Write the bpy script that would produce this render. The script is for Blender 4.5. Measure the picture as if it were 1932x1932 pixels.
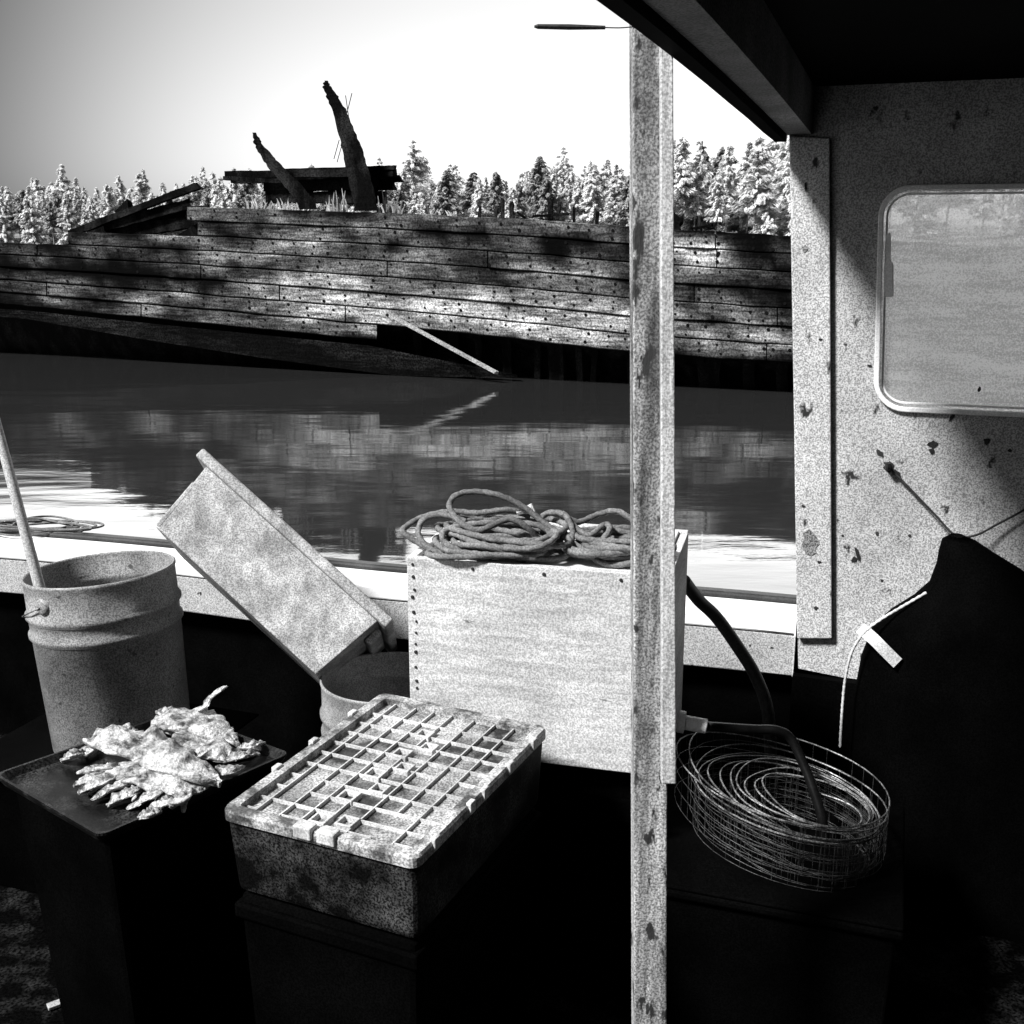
import bpy, bmesh, math, random
from mathutils import Vector as V, Matrix, noise as mnoise, Euler
random.seed(7)
for o in list(bpy.data.objects): bpy.data.objects.remove(o)
SC = bpy.context.scene
COL = SC.collection
R = math.radians

# ------------------------------------------------------------------ camera
F, PITCH, H = 2100.0, R(14), 1.35          # focal length in units of a 1932 px frame, tilt down, eye height over deck
cam_d = bpy.data.cameras.new('camera'); cam = bpy.data.objects.new('camera', cam_d); COL.objects.link(cam)
cam.location = (0, 0, H); cam.rotation_euler = (R(90) - PITCH, 0, 0)
cam_d.sensor_fit = 'HORIZONTAL'; cam_d.sensor_width = 36; cam_d.lens = 36 * F / 1932
cam_d.clip_start = .05; cam_d.clip_end = 6000
SC.camera = cam

# ------------------------------------------------------------------ sky, sun, exposure
SKY_LOW, SKY_GLOW, SKY_TOP, SKY_ADDED = .155, 1.3, .18, 5.0
SUN_EL, SUN_AZ = R(46), R(-122)            # azimuth clockwise from +Y (straight ahead)
w = bpy.data.worlds.new('World'); SC.world = w; w.use_nodes = True
nt = w.node_tree; nt.nodes.clear()
def wn(t, **k):
    n = nt.nodes.new(t)
    for a, b in k.items(): setattr(n, a, b)
    return n
out = wn('ShaderNodeOutputWorld'); bg = wn('ShaderNodeBackground')
sky = wn('ShaderNodeTexSky', sky_type='NISHITA', sun_disc=False, sun_elevation=SUN_EL, sun_rotation=SUN_AZ, dust_density=1.2)
bw = wn('ShaderNodeRGBToBW'); nt.links.new(sky.outputs[0], bw.inputs[0])
tc = wn('ShaderNodeTexCoord'); dot = wn('ShaderNodeVectorMath', operation='DOT_PRODUCT')
nrm = wn('ShaderNodeVectorMath', operation='NORMALIZE')
nt.links.new(tc.outputs['Generated'], nrm.inputs[0]); nt.links.new(nrm.outputs[0], dot.inputs[0])
d0 = V((math.sin(R(7)), math.cos(R(7)), .05)).normalized(); dot.inputs[1].default_value = d0
def wmr(src, f0, f1, t0, t1):
    n = wn('ShaderNodeMapRange', interpolation_type='SMOOTHSTEP')
    for k_, v_ in zip(('From Min', 'From Max', 'To Min', 'To Max'), (f0, f1, t0, t1)): n.inputs[k_].default_value = v_
    nt.links.new(src, n.inputs['Value']); return n.outputs[0]
def wm(op, a, b):
    n = wn('ShaderNodeMath', operation=op)
    for i_, s_ in enumerate((a, b)):
        if isinstance(s_, (int, float)): n.inputs[i_].default_value = s_
        else: nt.links.new(s_, n.inputs[i_])
    return n.outputs[0]
sep = wn('ShaderNodeSeparateXYZ'); nt.links.new(nrm.outputs[0], sep.inputs[0])
glow = wmr(dot.outputs['Value'], math.cos(R(35)), math.cos(R(2)), SKY_LOW, SKY_GLOW)        # bright bank of thin cloud low over the trees
over = wmr(sep.outputs['Z'], math.sin(R(10.0)), math.sin(R(14.5)), 0.0, SKY_TOP)          # overcast, brighter overhead than near the horizon
front = wmr(sep.outputs['Y'], .45, .78, 0.0, SKY_ADDED)
bank = wm('MULTIPLY', front, wm('MULTIPLY', wmr(sep.outputs['Z'], math.sin(R(10.9)), math.sin(R(13.2)), 0, 1), wmr(sep.outputs['Z'], math.sin(R(24)), math.sin(R(36)), 1, 0)))   # unseen bright band above the view, added to whiten the water's reflections
fac = wm('ADD', wm('ADD', glow, over), bank)
nt.links.new(wm('MULTIPLY', bw.outputs[0], fac), bg.inputs['Color']); bg.inputs['Strength'].default_value = .10
nt.links.new(bg.outputs[0], out.inputs[0])

sun_d = bpy.data.lights.new('sun', 'SUN'); sun = bpy.data.objects.new('sun', sun_d); COL.objects.link(sun)
sun_d.energy = 4.0; sun_d.angle = R(9); sun_d.color = (1, 1, 1)
tosun = V((math.sin(SUN_AZ) * math.cos(SUN_EL), math.cos(SUN_AZ) * math.cos(SUN_EL), math.sin(SUN_EL)))
sun.rotation_euler = (-tosun).to_track_quat('-Z', 'Y').to_euler(); sun.location = tosun * 30
vs = SC.view_settings; vs.view_transform = 'Standard'; vs.look = 'None'; vs.gamma = 1; vs.use_curve_mapping = False
vs.exposure = 1.12

# ------------------------------------------------------------------ helpers
FW = V((0, math.cos(PITCH), -math.sin(PITCH))); UP = V((0, math.sin(PITCH), math.cos(PITCH))); RT = V((1, 0, 0)); CP = V((0, 0, H))
def ray(x, y): return FW + RT * ((x - 966) / F) + UP * ((966 - y) / F)
def atZ(x, y, z):
    d = ray(x, y); return CP + d * ((z - H) / d.z)
def atY(x, y, Y):
    d = ray(x, y); return CP + d * (Y / d.y)
def onP(x, y, p, n):
    d = ray(x, y); return CP + d * ((p - CP).dot(n) / d.dot(n))
def rnd(a, b): return random.uniform(a, b)
def nz(p, s=1.0): return mnoise.noise(V(p) * s)

class MB:
    def __init__(s): s.v = []; s.f = []; s.m = []
    def add(s, verts, faces, M=None, mi=0):
        b = len(s.v)
        s.v += [(M @ V(p)) if M is not None else V(p) for p in verts]
        s.f += [tuple(i + b for i in f) for f in faces]; s.m += [mi] * len(faces)
    def hexa(s, p, M=None, mi=0):      # p: 4 bottom (ccw from above), 4 top
        s.add(p, [(3, 2, 1, 0), (4, 5, 6, 7), (0, 1, 5, 4), (1, 2, 6, 5), (2, 3, 7, 6), (3, 0, 4, 7)], M, mi)
    def box(s, a, b, M=None, mi=0):
        (x0, y0, z0), (x1, y1, z1) = a, b
        s.hexa([(x0, y0, z0), (x1, y0, z0), (x1, y1, z0), (x0, y1, z0), (x0, y0, z1), (x1, y0, z1), (x1, y1, z1), (x0, y1, z1)], M, mi)
    def tube(s, pts, r, n=8, closed=False, twist=0, lobes=0, amp=0, M=None, mi=0, cap=True):
        pts = [V(p) for p in pts]; N = len(pts)
        rs = r if isinstance(r, (list, tuple)) else [r] * N
        t0 = (pts[1] - pts[0]).normalized(); u = t0.orthogonal().normalized(); vs_ = []; L = 0
        for i, p in enumerate(pts):
            if closed: t = (pts[(i + 1) % N] - pts[i - 1])
            else: t = pts[min(i + 1, N - 1)] - pts[max(i - 1, 0)]
            t = t.normalized() if t.length > 1e-9 else t0
            u = (u - t * u.dot(t)); u = u.normalized() if u.length > 1e-6 else t.orthogonal().normalized()
            q = t.cross(u)
            if i: L += (pts[i] - pts[i - 1]).length
            for k in range(n):
                a = 2 * math.pi * k / n
                rr = rs[i] * (1 + amp * math.cos(lobes * a - twist * L)) if lobes else rs[i]
                vs_.append(p + (u * math.cos(a) + q * math.sin(a)) * rr)
        fs = []
        for i in range(N if closed else N - 1):
            j = (i + 1) % N
            for k in range(n):
                l = (k + 1) % n
                fs.append((i * n + k, i * n + l, j * n + l, j * n + k))
        if cap and not closed: fs += [tuple(range(n - 1, -1, -1)), tuple((N - 1) * n + k for k in range(n))]
        s.add(vs_, fs, M, mi)
    def lathe(s, prof, n=48, M=None, mi=0, closed=False):
        vs_ = []; fs = []
        for r, z in prof:
            for k in range(n):
                a = 2 * math.pi * k / n; vs_.append((r * math.cos(a), r * math.sin(a), z))
        m = len(prof)
        for i in range(m if closed else m - 1):
            j = (i + 1) % m
            for k in range(n):
                l = (k + 1) % n
                fs.append((i * n + k, i * n + l, j * n + l, j * n + k))
        s.add(vs_, fs, M, mi)
    def build(s, name, mats, parent=None, smooth=False, bevel=0, solid=0, seg=2):
        org = V((0, 0, 0)); p = parent
        while p is not None: org += p.location; p = p.parent
        me = bpy.data.meshes.new(name)
        me.from_pydata([p - org for p in s.v], [], s.f)
        if not isinstance(mats, (list, tuple)): mats = [mats]
        for m in mats: me.materials.append(m)
        if len(mats) > 1: me.polygons.foreach_set('material_index', s.m)
        if smooth: me.polygons.foreach_set('use_smooth', [True] * len(me.polygons))
        me.update()
        o = bpy.data.objects.new(name, me); COL.objects.link(o)
        if parent is not None: o.parent = parent
        if solid:
            md = o.modifiers.new('solid', 'SOLIDIFY'); md.thickness = solid; md.offset = 0
        if bevel:
            md = o.modifiers.new('bevel', 'BEVEL'); md.width = bevel; md.segments = seg; md.limit_method = 'ANGLE'; md.angle_limit = R(35)
        return o

def tag(o, label=None, cat=None, group=None, kind=None):
    if label: o['label'] = label
    if cat: o['category'] = cat
    if group: o['group'] = group
    if kind: o['kind'] = kind
    return o
def thing(name, loc, label, cat, group=None):
    o = bpy.data.objects.new(name, None); o.empty_display_size = .1; COL.objects.link(o); o.location = loc
    return tag(o, label, cat, group)
def spline(pts, n=12, closed=False):
    pts = [V(p) for p in pts]; N = len(pts); o = []
    for i in range(N if closed else N - 1):
        if closed: a, b, c, d = pts[i - 1], pts[i], pts[(i + 1) % N], pts[(i + 2) % N]
        else: a, b, c, d = pts[max(i - 1, 0)], pts[i], pts[i + 1], pts[min(i + 2, N - 1)]
        for k in range(n):
            t = k / n
            o.append(.5 * ((2 * b) + (c - a) * t + (2 * a - 5 * b + 4 * c - d) * t * t + (3 * b - a - 3 * c + d) * t ** 3))
    if not closed: o.append(pts[-1])
    return o
def interp(tab, x):
    if x <= tab[0][0]: return tab[0][1]
    for (x0, y0), (x1, y1) in zip(tab, tab[1:]):
        if x <= x1: return y0 + (y1 - y0) * (x - x0) / (x1 - x0)
    return tab[-1][1]

def grime(name, lo, hi, scale=6, stretch=(1, 1, 1), grain=.3, gscale=330, rough=.65, spec=.3, spots=0, sscale=25, sdark=.02, bump=.0, lo_at=.35, hi_at=.65, streak=None, metal=0, sstretch=None):
    """worn, speckled grey surface: large mottling, fine dirt grain, optional chips or stains, optional wood streaks"""
    m = bpy.data.materials.new(name); m.use_nodes = True; t = m.node_tree; N = t.nodes; Lk = t.links.new
    b = N['Principled BSDF']; b.inputs['Roughness'].default_value = rough; b.inputs['Specular IOR Level'].default_value = spec; b.inputs['Metallic'].default_value = metal
    tcn = N.new('ShaderNodeTexCoord'); mp = N.new('ShaderNodeMapping'); mp.inputs['Scale'].default_value = stretch
    Lk(tcn.outputs['Object'], mp.inputs[0])
    def noi(sc, src, det=4, rg=.6):
        n = N.new('ShaderNodeTexNoise'); n.inputs['Scale'].default_value = sc; n.inputs['Detail'].default_value = det; n.inputs['Roughness'].default_value = rg
        Lk(src, n.inputs['Vector']); return n.outputs['Fac']
    def rng(src, a, c, x, y):
        n = N.new('ShaderNodeMapRange'); Lk(src, n.inputs['Value'])
        for k, v_ in zip(('From Min', 'From Max', 'To Min', 'To Max'), (a, c, x, y)): n.inputs[k].default_value = v_
        return n.outputs[0]
    def mth(op, a, c):
        n = N.new('ShaderNodeMath'); n.operation = op
        for i, s_ in enumerate((a, c)):
            if isinstance(s_, (int, float)): n.inputs[i].default_value = s_
            else: Lk(s_, n.inputs[i])
        return n.outputs[0]
    val = rng(noi(scale, mp.outputs[0], 5), lo_at, hi_at, lo, hi)
    if streak:
        mp2 = N.new('ShaderNodeMapping'); mp2.inputs['Scale'].default_value = streak[1]; Lk(tcn.outputs['Object'], mp2.inputs[0])
        val = mth('MULTIPLY', val, rng(noi(streak[0], mp2.outputs[0], 3), .36, .62, streak[2], 1.1))
    if grain:
        g = noi(gscale, tcn.outputs['Object'], 1)
        val = mth('MULTIPLY', val, rng(g, .38, .62, 1 - grain, 1 + grain * .45))
    if spots:
        ssrc = tcn.outputs['Object']
        if sstretch:
            mp3 = N.new('ShaderNodeMapping'); mp3.inputs['Scale'].default_value = sstretch; Lk(tcn.outputs['Object'], mp3.inputs[0]); ssrc = mp3.outputs[0]
        sn = noi(sscale, ssrc, 4 if sstretch else 2, .6 if sstretch else .5)
        f = rng(sn, 1 - spots, 1 - spots + (.06 if sstretch else .02), 0, 1)
        mx = N.new('ShaderNodeMix'); mx.data_type = 'FLOAT'; Lk(f, mx.inputs[0]); Lk(val, mx.inputs[2]); mx.inputs[3].default_value = sdark
        val = mx.outputs[0]
    Lk(val, b.inputs['Base Color'])
    if bump:
        bp = N.new('ShaderNodeBump'); bp.inputs['Strength'].default_value = bump; bp.inputs['Distance'].default_value = .01
        Lk(noi(scale * 5, mp.outputs[0], 4), bp.inputs['Height']); Lk(bp.outputs[0], b.inputs['Normal'])
    return m

M = {}
M['wall'] = grime('painted_wall', .33, .53, 5, grain=.55, spots=.37, sscale=30, sstretch=(1, 1, .7), rough=.5, bump=.05)
M['trim'] = grime('painted_trim', .37, .56, 4, grain=.55, spots=.37, sscale=26, sstretch=(1, 1, .6), rough=.5)
M['cap'] = grime('white_rail_paint', .78, .9, 4, grain=.08, rough=.5)
M['coam'] = grime('worn_rail_board', .34, .5, 6, grain=.5, spots=.3, sscale=40)
M['ply'] = grime('painted_plywood', .44, .64, 5, grain=.38, spots=.33, sscale=30, sdark=.08, sstretch=(.5, .5, 3), rough=.6, streak=(12, (1, 1, 8), .8))
M['lid'] = grime('box_lid', .7, .85, 5, grain=.15)
M['postw'] = grime('weathered_stud', .12, .50, 11, (1, 1, .45), grain=.6, spots=.43, sscale=45, sdark=.03, sstretch=(1, 1, .4), streak=(60, (1, 1, .03), .4), bump=.3, lo_at=.34, hi_at=.54)
M['stripw'] = grime('pale_batten', .42, .7, 14, (1, 1, .2), grain=.4, streak=(60, (1, 1, .03), .65), bump=.2)
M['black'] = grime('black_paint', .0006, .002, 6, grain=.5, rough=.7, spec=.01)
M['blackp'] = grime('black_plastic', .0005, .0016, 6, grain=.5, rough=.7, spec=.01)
M['header'] = grime('roof_beam_paint', .10, .26, 6, grain=.75, rough=.6)
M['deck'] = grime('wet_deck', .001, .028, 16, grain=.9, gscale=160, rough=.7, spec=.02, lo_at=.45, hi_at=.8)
M['bucket'] = grime('pail_plastic', .14, .32, 6, grain=.55, rough=.45, spec=.3, spots=.30, sscale=50, sdark=.06)
M['bucket2'] = grime('pail_plastic_dull', .14, .28, 7, grain=.45, rough=.45)
M['tote'] = grime('scuffed_tote', .22, .46, 14, grain=.5, rough=.6, streak=(45, (1, .15, .6), .7))
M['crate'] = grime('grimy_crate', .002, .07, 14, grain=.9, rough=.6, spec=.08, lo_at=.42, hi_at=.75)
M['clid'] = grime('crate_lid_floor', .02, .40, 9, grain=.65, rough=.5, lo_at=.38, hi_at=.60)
M['crib'] = grime('crate_lid_ribs', .34, .62, 14, grain=.3, rough=.5)
M['crim'] = grime('crate_lid_rim', .06, .45, 26, grain=.55, rough=.5, lo_at=.38, hi_at=.58)
M['tray'] = grime('fishy_tray', .003, .045, 14, grain=.9, rough=.5, spec=.15, lo_at=.45, hi_at=.7)
M['fish'] = grime('pale_fish', .04, .5, 30, grain=.4, gscale=220, rough=.35, spec=.5, lo_at=.38, hi_at=.56, bump=.5)
M['rope'] = grime('worn_rope', .08, .2, 20, grain=.4, rough=.85)
M['ropep'] = grime('pale_rope', .4, .62, 20, grain=.3, rough=.85)
M['pipe'] = grime('white_pipe', .7, .85, 10, grain=.1, rough=.4)
M['hose'] = grime('black_hose', .003, .008, 10, grain=.3, rough=.4, spec=.12)
M['ghose'] = grime('grey_hose', .02, .05, 10, grain=.4, rough=.5)
M['wire'] = grime('galvanised_wire', .04, .34, 30, grain=.7, rough=.45, metal=.3)
M['wired'] = grime('dull_wire', .01, .09, 30, grain=.7, rough=.5, metal=.2)
M['stick'] = grime('wooden_handle', .3, .5, 14, (1, 1, .2), grain=.4)
M['rust'] = grime('rusty_iron', .01, .03, 20, grain=.5)
M['gasket'] = grime('window_gasket', .66, .85, 10, grain=.15, rough=.4)
M['plank'] = grime('hull_planks', .2, 1.0, 2.2, (.5, .5, 2.4), grain=.6, gscale=45, rough=.8, spec=.04, lo_at=.36, hi_at=.66, streak=(9, (.35, .35, 3.5), .25), bump=.4)
def wear_shade_mix(m, lo, hi):
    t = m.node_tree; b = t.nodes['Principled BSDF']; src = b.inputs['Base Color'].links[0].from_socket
    a = t.nodes.new('ShaderNodeAttribute'); a.attribute_name = 'wear_shade'; p = t.nodes.new('ShaderNodeMath'); p.operation = 'POWER'; p.inputs[1].default_value = 1.5; t.links.new(a.outputs['Fac'], p.inputs[0])
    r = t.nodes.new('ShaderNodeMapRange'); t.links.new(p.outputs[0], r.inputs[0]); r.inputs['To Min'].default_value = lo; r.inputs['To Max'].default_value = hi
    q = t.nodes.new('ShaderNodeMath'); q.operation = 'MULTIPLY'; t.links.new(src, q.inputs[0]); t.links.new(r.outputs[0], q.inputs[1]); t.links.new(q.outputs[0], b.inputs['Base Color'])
wear_shade_mix(M['plank'], .002, 1.0)
M['plankd'] = grime('tarred_planks', .003, .05, .8, (.5, .5, 1.8), grain=.85, gscale=45, rough=.8, spec=.05, lo_at=.44, hi_at=.72, streak=(9, (.35, .35, 3.5), .2), bump=.4)
M['nail'] = grime('hull_fastenings', .004, .008, 5, grain=0, rough=.9, spec=0)
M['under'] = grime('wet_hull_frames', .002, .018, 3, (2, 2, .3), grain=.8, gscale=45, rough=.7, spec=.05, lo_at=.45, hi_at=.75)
M['timber'] = grime('rotten_timber', .003, .035, 2.5, (1, 1, .4), grain=.7, gscale=60, rough=.9, spec=.02, lo_at=.45, hi_at=.75)
M['splint'] = grime('bleached_splinters', .2, .5, 4, grain=.3, gscale=60)
M['prop'] = grime('split_plank', .2, .5, 4, grain=.5, gscale=60)
M['bark'] = grime('pale_bark', .12, .4, .6, grain=.4, gscale=10, rough=.9, spec=.1)
M['shore'] = grime('shore_ground', .10, .3, .3, grain=.4, gscale=4, rough=.9, spec=.05)
def foliage(name, lo, hi):
    m = grime(name, lo, hi, .7, grain=.35, gscale=5, rough=.8, spec=.1)
    t = m.node_tree; b = t.nodes['Principled BSDF']; tr = t.nodes.new('ShaderNodeBsdfTranslucent'); mx = t.nodes.new('ShaderNodeMixShader'); mx.inputs[0].default_value = .42
    src = b.inputs['Base Color'].links[0].from_socket; t.links.new(src, tr.inputs[0])
    t.links.new(b.outputs[0], mx.inputs[1]); t.links.new(tr.outputs[0], mx.inputs[2]); t.links.new(mx.outputs[0], t.nodes['Material Output'].inputs[0])
    return m
M['leaf'] = foliage('pale_needles', .6, .97)
M['leafd'] = foliage('dark_needles', .2, .6)
# scuffed clear plastic window
m = bpy.data.materials.new('scuffed_window'); m.use_nodes = True; t = m.node_tree; N = t.nodes; b = N['Principled BSDF']
b.inputs['Roughness'].default_value = .25
tcn = N.new('ShaderNodeTexCoord'); mp = N.new('ShaderNodeMapping'); mp.inputs['Scale'].default_value = (2, 2, 14); t.links.new(tcn.outputs['Object'], mp.inputs[0])
n1 = N.new('ShaderNodeTexNoise'); n1.inputs['Scale'].default_value = 3; n1.inputs['Detail'].default_value = 7; n1.inputs['Roughness'].default_value = .7; t.links.new(mp.outputs[0], n1.inputs[0])
n2 = N.new('ShaderNodeTexNoise'); n2.inputs['Scale'].default_value = 330; n2.inputs['Detail'].default_value = 1; t.links.new(tcn.outputs['Object'], n2.inputs[0])
mm = N.new('ShaderNodeMath'); mm.operation = 'ADD'; t.links.new(n1.outputs[0], mm.inputs[0]); t.links.new(n2.outputs[0], mm.inputs[1])
rr = N.new('ShaderNodeMapRange'); t.links.new(mm.outputs[0], rr.inputs[0])
for k, v_ in zip(('From Min', 'From Max', 'To Min', 'To Max'), (.85, 1.15, .62, 1.0)): rr.inputs[k].default_value = v_
t.links.new(rr.outputs[0], b.inputs['Base Color'])
tl = N.new('ShaderNodeBsdfTranslucent'); t.links.new(rr.outputs[0], tl.inputs[0])
tp = N.new('ShaderNodeBsdfTransparent'); tp.inputs[0].default_value = (.9, .9, .9, 1)
m1 = N.new('ShaderNodeMixShader'); m1.inputs[0].default_value = .86; t.links.new(b.outputs[0], m1.inputs[1]); t.links.new(tl.outputs[0], m1.inputs[2])
m2 = N.new('ShaderNodeMixShader'); m2.inputs[0].default_value = .22; t.links.new(m1.outputs[0], m2.inputs[1]); t.links.new(tp.outputs[0], m2.inputs[2])
t.links.new(m2.outputs[0], N['Material Output'].inputs[0]); M['pane'] = m
# water
m = bpy.data.materials.new('harbour_water'); m.use_nodes = True; t = m.node_tree; N = t.nodes; b = N['Principled BSDF']
b.inputs['Base Color'].default_value = (.018, .018, .018, 1); b.inputs['Roughness'].default_value = .045; b.inputs['IOR'].default_value = 1.6
tcn = N.new('ShaderNodeTexCoord'); mp = N.new('ShaderNodeMapping'); mp.inputs['Scale'].default_value = (.55, 1.6, 1); mp.inputs['Rotation'].default_value = (0, 0, R(8)); t.links.new(tcn.outputs['Object'], mp.inputs[0])
h = None
for sc, st in ((1.1, 1.0), (4, .13), (20, .03)):
    n = N.new('ShaderNodeTexNoise'); n.inputs['Scale'].default_value = sc; n.inputs['Detail'].default_value = 2; t.links.new(mp.outputs[0], n.inputs[0])
    q = N.new('ShaderNodeMath'); q.operation = 'MULTIPLY'; q.inputs[1].default_value = st; t.links.new(n.outputs[0], q.inputs[0])
    if h is None: h = q.outputs[0]
    else:
        a = N.new('ShaderNodeMath'); a.operation = 'ADD'; t.links.new(h, a.inputs[0]); t.links.new(q.outputs[0], a.inputs[1]); h = a.outputs[0]
bp = N.new('ShaderNodeBump'); bp.inputs['Strength'].default_value = .16; bp.inputs['Distance'].default_value = .05; t.links.new(h, bp.inputs['Height']); t.links.new(bp.outputs[0], b.inputs['Normal'])
M['water'] = m

ZW = -.55
# ------------------------------------------------------------------ water and shore
mb = MB(); S_ = 3000
mb.add([(-S_, -S_, ZW), (S_, -S_, ZW), (S_, S_, ZW), (-S_, S_, ZW)], [(0, 1, 2, 3)])
tag(mb.build('water', M['water']), kind='structure')
def shore_y(x): return 118 - .42 * x + 6 * nz((x * .03, 0, 0)) if x > -300 else 118 + 126
mb = MB(); xs = [-260 + 5 * i for i in range(92)]; prof = [(0, -.8), (3, .0), (8, .7), (16, 1.3), (30, 1.7), (120, 3.0), (600, 6)]
vv = []
for x in xs:
    for dy, z in prof: vv.append((x, shore_y(x) + dy, z + (.25 * nz((x * .2, dy * .3, 1)) if dy else 0)))
k = len(prof)
mb.add(vv, [(i * k + j, (i + 1) * k + j, (i + 1) * k + j + 1, i * k + j + 1) for i in range(len(xs) - 1) for j in range(k - 1)])
tag(mb.build('shore_terrain', M['shore'], smooth=True), kind='structure')

# ------------------------------------------------------------------ trees: one of each kind, then copies
def conifer(name, seed, h, bare, spread, mat, dens=1.0):
    random.seed(seed); root = bpy.data.objects.new(name, None); COL.objects.link(root)
    tr = MB(); lean = V((rnd(-.03, .03), rnd(-.03, .03), 1)); n = 9
    tr.tube([lean * (h * i / n) + V((.06 * nz((i, seed, 0)), .06 * nz((i, seed, 5)), 0)) for i in range(n + 1)], [.014 * h * (1 - i / (n + .6)) + .012 for i in range(n + 1)], 6)
    cr = MB(); z = bare * h; EXP = rnd(.6, 1.0)
    while z < h * .985:
        f = (z / h - bare) / (1 - bare); nb = random.randint(6, 9)
        for b_ in range(nb):
            if random.random() > .86 * dens: continue
            a = rnd(0, 6.283); L = spread * h * (1 - f) ** EXP * rnd(.5, 1.2) * (.62 + .75 * abs(nz((math.cos(a) * .9, math.sin(a) * .9, z * .35 + seed)))) * 1.25 + .12; droop = rnd(-.25, .12) + .25 * f
            d = V((math.cos(a), math.sin(a), droop)); base = lean * z
            tr.tube([base, base + d * L * .85], [.025 + .014 * L, .012], 4, cap=False)
            for c in range(int(12 + L * 30)):
                s = rnd(.15, 1.0); p = base + d * (L * s) + V((rnd(-.16, .16), rnd(-.16, .16), rnd(-.22, .1))) * (.4 + L * .45)
                sz = rnd(.10, .27); u = V((d.x, d.y, rnd(-1.3, .1))).normalized() * sz * 1.4; q = V((-d.y, d.x, rnd(-.5, .5))).normalized() * sz * .6
                cr.add([p - u - q * .3, p + q - u * .2, p + u, p - q], [(0, 1, 2, 3)])
        z += h * rnd(.022, .045)
    t_ = tr.build('trunk', M['bark'], root); c_ = cr.build('crown', mat, root)
    return root
kinds = [conifer('spruce_tree', 11, 9.0, .12, .23, M['leaf']), conifer('spruce_tree', 12, 8.2, .08, .26, M['leafd']), conifer('pine_tree', 13, 10.0, .40, .25, M['leaf'], .85),
         conifer('pine_tree', 14, 9.4, .3, .22, M['leaf'], .8), conifer('spruce_tree', 15, 7.6, .06, .29, M['leaf']), conifer('pine_tree', 17, 11.0, .5, .24, M['leaf'], .75), conifer('spruce_tree', 18, 6.6, .05, .33, M['leaf'], .9), conifer('pine_tree', 16, 9.6, .36, .26, M['leafd'], .9)]
used = set()
def plant(i, x, y, sc, label, group):
    src = kinds[i]; g = 1.0
    if i not in used: o = src; used.add(i)
    else:
        o = src.copy(); COL.objects.link(o)
        for ch in src.children:
            c = ch.copy(); COL.objects.link(c); c.parent = o
    dy = y - shore_y(x); z = interp(prof, dy) - .15
    o.location = (x, y, z); o.rotation_euler = (0, 0, rnd(0, 6.28)); o.scale = (sc, sc, sc * rnd(.92, 1.1))
    tag(o, label, 'tree', group)
random.seed(21)
def rowtrees(x0, x1, n, dy0, dy1, s0, s1, ks, label, group):
    for i in range(n):
        px_ = x0 + (x1 - x0) * (i + rnd(.1, .9)) / n; u = (px_ - 966) / F * .97
        y = 118.
        for _ in range(12): y = shore_y(u * y) + (dy_ if _ else 0) if _ else y; dy_ = dy0 if not _ else dy_
        y = shore_y(u * y) + rnd(dy0, dy1); plant(random.choice(ks), u * y, y, rnd(s0, s1), label, group)
rowtrees(1190, 1560, 15, 8, 16, 0.6, 1.2, [2, 3, 6, 6, 0, 2], 'tall pale-trunked conifer among those seen right of the wooden post', 'conifers right of the post')
rowtrees(1200, 1560, 20, 20, 40, .95, 1.2, [0, 1, 2, 5, 6], 'dark conifer behind the pale trunks right of the wooden post', 'conifers behind the pale trunks')
rowtrees(1560, 2100, 16, 8, 30, .7, 1.2, [2, 3, 0, 7, 6], 'conifer on the shore hidden from the camera by the cabin wall', 'conifers behind the cabin')
rowtrees(700, 1190, 32, 2, 14, 0.45, .9, [0, 7, 3, 4, 6, 0, 1], 'pale sunlit conifer on the far shore behind the middle of the wreck', 'conifers behind the middle of the wreck')
rowtrees(700, 1200, 42, 18, 45, .6, 1.0, [0, 2, 3, 4, 6, 5], 'taller pale conifer in the back row behind the middle of the wreck', 'back row of conifers behind the wreck')
rowtrees(-40, 760, 60, 1, 9, .5, .8, [0, 4, 3, 7], 'small pale conifer on the distant shore at the left', 'distant conifers at the left')
rowtrees(-40, 760, 84, 14, 50, .65, 1.0, [0, 4, 2, 3, 6], 'taller hazy conifer in the back row of the distant left shore', 'back row of distant conifers at the left')

# ------------------------------------------------------------------ the wreck
hA = atY(0, 442, 17.5); hB = atY(1500, 442, 13.4); hd = (hB - hA); hd.z = 0; hd.normalize(); hn = V((hd.y, -hd.x, 0))  # hn faces the viewer
if hn.y > 0: hn = -hn
def hp(x, y, off=0.0): return onP(x, y, hA + hn * off, hn)
wreck = thing('shipwreck', hp(700, 720), 'rotting wooden hulk of a ship lying across the water', 'shipwreck')
T0 = [(-900, 350), (0, 385), (380, 390), (700, 400), (1000, 413), (1200, 428), (1500, 445), (2000, 470)]
B0 = [(-900, 520), (0, 574), (300, 602), (705, 642), (805, 619), (1187, 664), (1491, 686), (2000, 722)]     # lower edge of what planking is left
BS = [(-900, 520), (0, 574), (300, 602), (705, 642), (805, 652), (1187, 698), (1491, 720), (2000, 757)]     # run of the planks themselves
NS = 8
mb = MB(); random.seed(5)
W_A = []
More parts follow.
